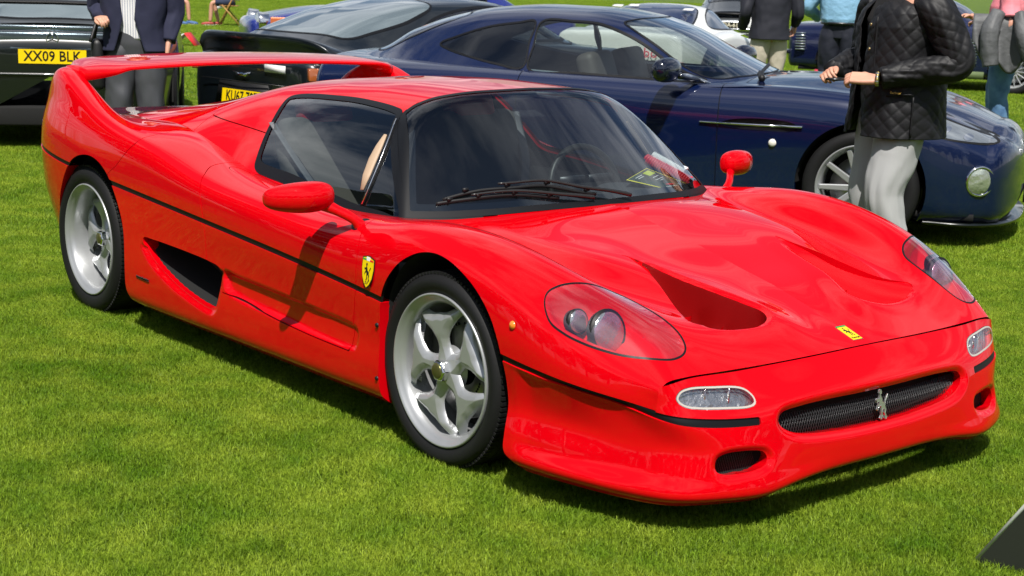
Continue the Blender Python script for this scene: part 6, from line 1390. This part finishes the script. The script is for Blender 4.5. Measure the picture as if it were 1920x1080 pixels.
def build_props():
    # small folded A sign on the lawn
    a = empty('a_frame_sign', 'small white and red folded board standing on the lawn behind the slate coupe', 'sign', (-19.6,8.9,0), rad(45))
    R1 = np.array(Matrix.Rotation(rad(60),3,'Y')); 
    meshobj('panel', *box((-.13,0,.12), (.012,.36,.30), np.array(Matrix.Rotation(rad(50),3,'Y'))), mat('paper_white', (.75,.75,.75), .5), a)
    meshobj('panel', *box((.10,0,.12), (.012,.36,.29), np.array(Matrix.Rotation(rad(-40),3,'Y'))), mat('sign_red', (.60,.02,.02), .5), a)
    # bag
    b = empty('plastic_bag', 'pink and white bag with red top lying on the grass beside the white car', 'bag', (-8.0,12.1,0), 0)
    V, F = lathe([(0,.0),(.17,.0),(.21,.08),(.19,.20),(.12,.27),(.05,.30),(0,.31)], 20, 'z'); V = V+np.c_[.03*np.sin(V[:,2]*31+V[:,1]*17), .03*np.cos(V[:,2]*27+V[:,0]*19), 0*V[:,0]]; meshobj('bag_body', V, F, mat('lilac_plastic', (.62,.42,.60), .35), b)
    V, F = lathe([(.10,.24),(.13,.29),(.10,.36),(.0,.34)], 16, 'z'); V = V*[1,.8,1]+np.c_[.03*np.sin(V[:,1]*40), 0*V[:,1], 0*V[:,1]]; meshobj('bag_top', V, F, mat('bag_red', (.65,.04,.07), .4), b)
    # sloping information board, lower right
    s = empty('information_board', 'grey backed sloping information board at the lower right corner', 'sign', (2.785,-.201,0), 0)
    A = np.array([0,0,0]); B = np.array([.125,.024,.200])*2.0; back = np.array([.50,.16,.0]); back = back/np.linalg.norm(back)*.45
    u = B; v = back+np.array([0,0,.02]); n = np.cross(u, v); n /= np.linalg.norm(n)
    P = np.array([A, A+u, A+u+v, A+v]); V = np.concatenate([P, P+n*.006]); meshobj('board', V, [[0,1,2,3],[7,6,5,4],[0,4,5,1],[1,5,6,2],[2,6,7,3],[3,7,4,0]], mat('board_grey', (.020,.023,.018), .55), s, smooth=False)
    meshobj('edge_trim', *tube([A+n*.003, A+u+n*.003], .0055, 6), mat('edge_pale', (.52,.56,.52), .4), s)
    meshobj('leg', *tube([A+u*.8+v*.5, (A+u*.8+v*.5)*[1,1,0]+[.03,0,0]], .008, 8), DARKMET, s); meshobj('leg', *tube([A+u*.8+v*.9, (A+u*.8+v*.9)*[1,1,0]+[.03,0,0]], .008, 8), DARKMET, s)
    # low white kerb far away
    k = meshobj('white_edging', *box((-36.4,18.5,.06), (.15,1.0,.12), rotz(.9)), WHITEP); tag(k, 'low white edging board on the lawn behind the folding chairs', 'edging')
def tree_proto(seed, H):
    r = np.random.default_rng(seed); t = bpy.data.objects.new('oak_tree', None); COL.objects.link(t)
    BK = mat('bark', (.09,.065,.045), .9, bump=(12,.8,.05)); LF = mat('tree_leaves', (.045,.085,.018), .6, noise=(.6,(.085,.13,.03),.35,.65))
    parts = [tube(open_curve([(0,0,-.1),(.1,0,H*.2),(.0,.15,H*.45),(.1,.1,H*.75)], 12), np.linspace(.45,.12,12), 10)]
    cl = []
    for i in range(26):
        a = r.uniform(0, 6.28); z = r.uniform(.28, 1.0); rad_ = H*.36*math.sin(math.pi*min(1,(z-.12)/1.0))**.6*r.uniform(.35,1); c = np.array([rad_*math.cos(a), rad_*math.sin(a), H*z]); cl.append((c, H*r.uniform(.10,.17)))
        if i < 9: parts.append(tube(open_curve([(0,0,H*.3),(c*.5+[0,0,H*.15]), c], 8), np.linspace(.14,.03,8), 6))
    meshobj('trunk', *merge(parts), BK, t)
    nl = 14000; idx = r.integers(0, len(cl), nl); C = np.array([cl[i][0] for i in idx]); R_ = np.array([cl[i][1] for i in idx]); d = r.normal(size=(nl,3)); d /= np.linalg.norm(d, axis=1, keepdims=True)
    P = C+d*(R_*r.uniform(.55,1.05,nl))[:,None]; u = r.normal(size=(nl,3)); u /= np.linalg.norm(u, axis=1, keepdims=True); v = np.cross(u, r.normal(size=(nl,3))); v /= np.linalg.norm(v, axis=1, keepdims=True); s = r.uniform(.12,.26,nl)[:,None]
    V = np.stack([P-u*s, P+v*s*.6, P+u*s, P-v*s*.6], 1).reshape(-1,3); me = bpy.data.meshes.new('leaves'); n = nl*4
    me.vertices.add(n); me.vertices.foreach_set('co', V.astype(np.float32).ravel()); me.loops.add(n); me.loops.foreach_set('vertex_index', np.arange(n, dtype=np.int32)); me.polygons.add(nl); me.polygons.foreach_set('loop_start', np.arange(0, n, 4, dtype=np.int32)); me.update(calc_edges=True); me.materials.append(LF)
    o = bpy.data.objects.new('crown', me); link(o, t); o['kind'] = 'stuff'; return t
def build_surroundings():
    """what stands behind the photographer: a tree line and a striped marquee, seen only as reflections"""
    protos = [tree_proto(1, 13), tree_proto(2, 16)]; k = 0; r = random.Random(4)
    for a in range(-150, 58, 9):
        d = 46+r.uniform(-6, 12); x, y = 5+d*math.cos(rad(a-3)), -4+d*math.sin(rad(a-3))
        p = protos[k % 2]
        if k < 2: t = p; t.name = 'oak_tree'
        else:
            t = p.copy(); COL.objects.link(t)
            for ch in p.children: c = ch.copy(); COL.objects.link(c); c.parent = t
        t.location = (x, y, 0); t.rotation_euler = (0,0,r.uniform(0,6.28)); s = r.uniform(.75,1.15); t.scale = (s,s,s)
        tag(t, 'broad green tree in the line behind the photographer', 'tree', 'trees lining the field behind the camera'); k += 1
    m = empty('marquee', 'long striped canvas marquee on poles left behind the photographer', 'marquee', (-9,-13,0), rad(8))
    CV1 = mat('canvas_dark', (.03,.035,.03), .8); CV2 = mat('canvas_pale', (.55,.56,.52), .8)
    for i in range(36):
        y0 = -7+i*.39
        for sx in (1,-1): meshobj('roof_strip', [(0,y0,6.4),(0,y0+.36 if i % 3 else y0+.30,6.4),(sx*5.5,y0+.36 if i % 3 else y0+.30,3.6),(sx*5.5,y0,3.6)], [[0,1,2,3]], CV1 if i % 3 else CV2, m)
    for sx in (1,-1):
        for y0 in (-7,0,7): meshobj('pole', *tube([(sx*5.4,y0,0),(sx*5.4,y0,3.6)], .06, 10), WHITEP, m)
    meshobj('ridge_pole', *tube([(0,-7,6.38),(0,7,6.38)], .06, 8), WHITEP, m)
# ------------------------------------------------------------------ lawn
def grass_material(name, near):
    m = bpy.data.materials.new(name); m.use_nodes = True; t = m.node_tree; b = t.nodes['Principled BSDF']
    geo = t.nodes.new('ShaderNodeNewGeometry')
    def noise(sc, det=3):
        n = t.nodes.new('ShaderNodeTexNoise'); n.inputs['Scale'].default_value = sc; n.inputs['Detail'].default_value = det; t.links.new(geo.outputs['Position'], n.inputs['Vector']); return n
    def ramp(src, c0, c1, p0, p1):
        r = t.nodes.new('ShaderNodeValToRGB'); e = r.color_ramp.elements; e[0].position = p0; e[0].color = (*c0,1); e[1].position = p1; e[1].color = (*c1,1); t.links.new(src, r.inputs[0]); return r
    def mixn(fac, a, b_, kind='MIX'):
        x = t.nodes.new('ShaderNodeMix'); x.data_type = 'RGBA'; x.blend_type = kind
        if isinstance(fac, float): x.inputs[0].default_value = fac
        else: t.links.new(fac, x.inputs[0])
        t.links.new(a, x.inputs[6]); t.links.new(b_, x.inputs[7]); return x
    big = ramp(noise(.9, 4).outputs[0], (.165,.320,.012), (.380,.530,.045), .36, .66)
    patch = ramp(noise(5.5, 4).outputs[0], (.110,.240,.010), (.470,.540,.070), .34, .70)
    c = mixn(.5, big.outputs[0], patch.outputs[0])
    fine = ramp(noise(95 if near else 22, 2).outputs[0], (.30,.36,.24), (1.5,1.45,1.3), .30, .72)
    c = mixn(1.0, c.outputs[2], fine.outputs[0], 'MULTIPLY')
    if not near:
        dk = t.nodes.new('ShaderNodeRGB'); dk.outputs[0].default_value = (.42,.46,.40,1); c = mixn(1.0, c.outputs[2], dk.outputs[0], 'MULTIPLY')
    t.links.new(c.outputs[2], b.inputs['Base Color']); b.inputs['Roughness'].default_value = .55; b.inputs['Specular IOR Level'].default_value = .25
    if near:
        tr = t.nodes.new('ShaderNodeBsdfTranslucent'); t.links.new(c.outputs[2], tr.inputs[0]); ms = t.nodes.new('ShaderNodeMixShader'); ms.inputs[0].default_value = .45
        t.links.new(b.outputs[0], ms.inputs[1]); t.links.new(tr.outputs[0], ms.inputs[2]); t.links.new(ms.outputs[0], t.nodes['Material Output'].inputs[0])
    else:
        n = noise(60, 6); n2 = noise(260, 3); ad = t.nodes.new('ShaderNodeMath'); ad.operation = 'ADD'; t.links.new(n.outputs[0], ad.inputs[0]); t.links.new(n2.outputs[0], ad.inputs[1])
        bp = t.nodes.new('ShaderNodeBump'); bp.inputs['Strength'].default_value = 1; bp.inputs['Distance'].default_value = .03; t.links.new(ad.outputs[0], bp.inputs['Height']); t.links.new(bp.outputs[0], b.inputs['Normal'])
    return m
GRASS = grass_material('grass_blades', True); TURF = grass_material('turf', False)
def build_ground():
    # one sheet with gentle unevenness, out to the horizon
    xs = np.concatenate([[-900,-300,-120,-60,-40], np.arange(-30, 12.1, .5), [20,40,100,300,900]]); n = len(xs)
    ys = np.concatenate([[-900,-300,-100,-40,-20], np.arange(-8, 40.1, .5), [60,100,300,900]]); m = len(ys)
    V = [(x, y, 0) for x in xs for y in ys]; F = [[i*m+j, (i+1)*m+j, (i+1)*m+j+1, i*m+j+1] for i in range(n-1) for j in range(m-1)]
    g = meshobj('ground', V, F, TURF); g['kind'] = 'structure'
    def patch(nb, size, seed, h0, h1, w):
        r = np.random.default_rng(seed); V = np.zeros((nb, 5, 3)); x = r.uniform(-size/2, size/2, nb); y = r.uniform(-size/2, size/2, nb)
        a = r.uniform(0, 2*np.pi, nb); h = r.uniform(h0, h1, nb)*(1+.35*(r.random(nb) < .03)); lean = r.normal(0, .8, nb)*h+ .2*h; w_ = w*r.uniform(.7, 1.3, nb); tw = a+r.normal(0, .6, nb)
        dx, dy = np.cos(a), np.sin(a); sx, sy = -np.sin(tw), np.cos(tw)
        for k, (t, ww, ln) in enumerate(((0,1,0),(0,-1,0),(.6,-.75,.38),(.6,.75,.38),(1,0,1))):
            V[:,k,0] = x+dx*lean*ln+sx*w_*ww*.5; V[:,k,1] = y+dy*lean*ln+sy*w_*ww*.5; V[:,k,2] = h*t*(1-.12*abs(ln)*np.abs(lean)/h)
        base = np.arange(nb)[:,None]*5; me = bpy.data.meshes.new('grass_patch')
        me.vertices.add(nb*5); me.vertices.foreach_set('co', V.astype(np.float32).ravel())
        fl = np.concatenate([base+[0,1,2,3], base+[3,2,4]], 1).astype(np.int32).ravel(); cnt = np.tile([4,3], nb).astype(np.int32)
        me.loops.add(len(fl)); me.loops.foreach_set('vertex_index', fl); me.polygons.add(len(cnt)); me.polygons.foreach_set('loop_start', (np.cumsum(cnt)-cnt).astype(np.int32))
        me.update(calc_edges=True); me.materials.append(GRASS); o = bpy.data.objects.new('grass_tuft_source', me); return o
    def scatter(name, pts, src, label):
        me = bpy.data.meshes.new(name); me.vertices.add(len(pts)); me.vertices.foreach_set('co', np.asarray(pts, np.float32).ravel())
        o = bpy.data.objects.new(name, me); COL.objects.link(o); tag(o, label, 'grass', kind='stuff')
        gn = bpy.data.node_groups.new(name, 'GeometryNodeTree'); gn.interface.new_socket('Geometry', in_out='INPUT', socket_type='NodeSocketGeometry'); gn.interface.new_socket('Geometry', in_out='OUTPUT', socket_type='NodeSocketGeometry')
        N = gn.nodes; L = gn.links; gi = N.new('NodeGroupInput'); go = N.new('NodeGroupOutput'); oi = N.new('GeometryNodeObjectInfo'); oi.inputs['Object'].default_value = src; oi.inputs['As Instance'].default_value = True
        m2p = N.new('GeometryNodeMeshToPoints'); iop = N.new('GeometryNodeInstanceOnPoints'); rv = N.new('FunctionNodeRandomValue'); rv.data_type = 'FLOAT_VECTOR'
        rv.inputs[0].default_value = (0,0,0); rv.inputs[1].default_value = (0,0,6.283); sc = N.new('FunctionNodeRandomValue'); sc.data_type = 'FLOAT'; sc.inputs[2].default_value = .95; sc.inputs[3].default_value = 1.15
        L.new(gi.outputs[0], m2p.inputs[0]); L.new(m2p.outputs[0], iop.inputs['Points']); L.new(oi.outputs['Geometry'], iop.inputs['Instance'])
        e2r = N.new('FunctionNodeEulerToRotation'); L.new(rv.outputs[0], e2r.inputs[0]); L.new(e2r.outputs[0], iop.inputs['Rotation']); L.new(sc.outputs[1], iop.inputs['Scale'])
        L.new(iop.outputs[0], go.inputs[0]); md = o.modifiers.new('scatter', 'NODES'); md.node_group = gn; return o
    cx, cy = 5.02, -3.69; va = 2.4558
    def inview(x, y, mar, dmin, dmax):
        d = np.hypot(x-cx, y-cy); a = np.arctan2(y-cy, x-cx)-va; a = (a+np.pi) % (2*np.pi)-np.pi
        return (d > dmin) & (d < dmax) & (np.abs(a) < np.radians(27)+mar/d)
    r = np.random.default_rng(3)
    for name, nb, size, h0, h1, w, d0, d1 in (('lawn_grass', 15000, .60, .012, .031, .0021, 1.6, 8.5), ('lawn_grass', 13000, 1.1, .014, .033, .0036, 8.2, 17.5), ('lawn_grass', 7000, 2.2, .018, .036, .008, 17, 78)):
        src = patch(nb, size, int(d1), h0, h1, w); st = size*.78
        X, Y = np.meshgrid(np.arange(-75, 8, st), np.arange(-6, 70, st), indexing='ij'); X = X.ravel(); Y = Y.ravel(); k = inview(X, Y, size, d0, d1); X = X[k]; Y = Y[k]
        pts = np.c_[X+r.uniform(-.05, .05, len(X))*size, Y+r.uniform(-.05, .05, len(X))*size, 0*X]
        scatter(name, pts, src, {8.5:'short bright green mown lawn around the red car', 17.5:'mown lawn between the parked show cars', 78:'lawn stretching away behind the parked cars'}[d1])
build_ground()
car = build_red_car()
build_blue_coupe()
build_grey_coupe(); build_black_saloon(); build_white_wedge(); build_rest_cars()
build_people(); build_props(); build_surroundings()
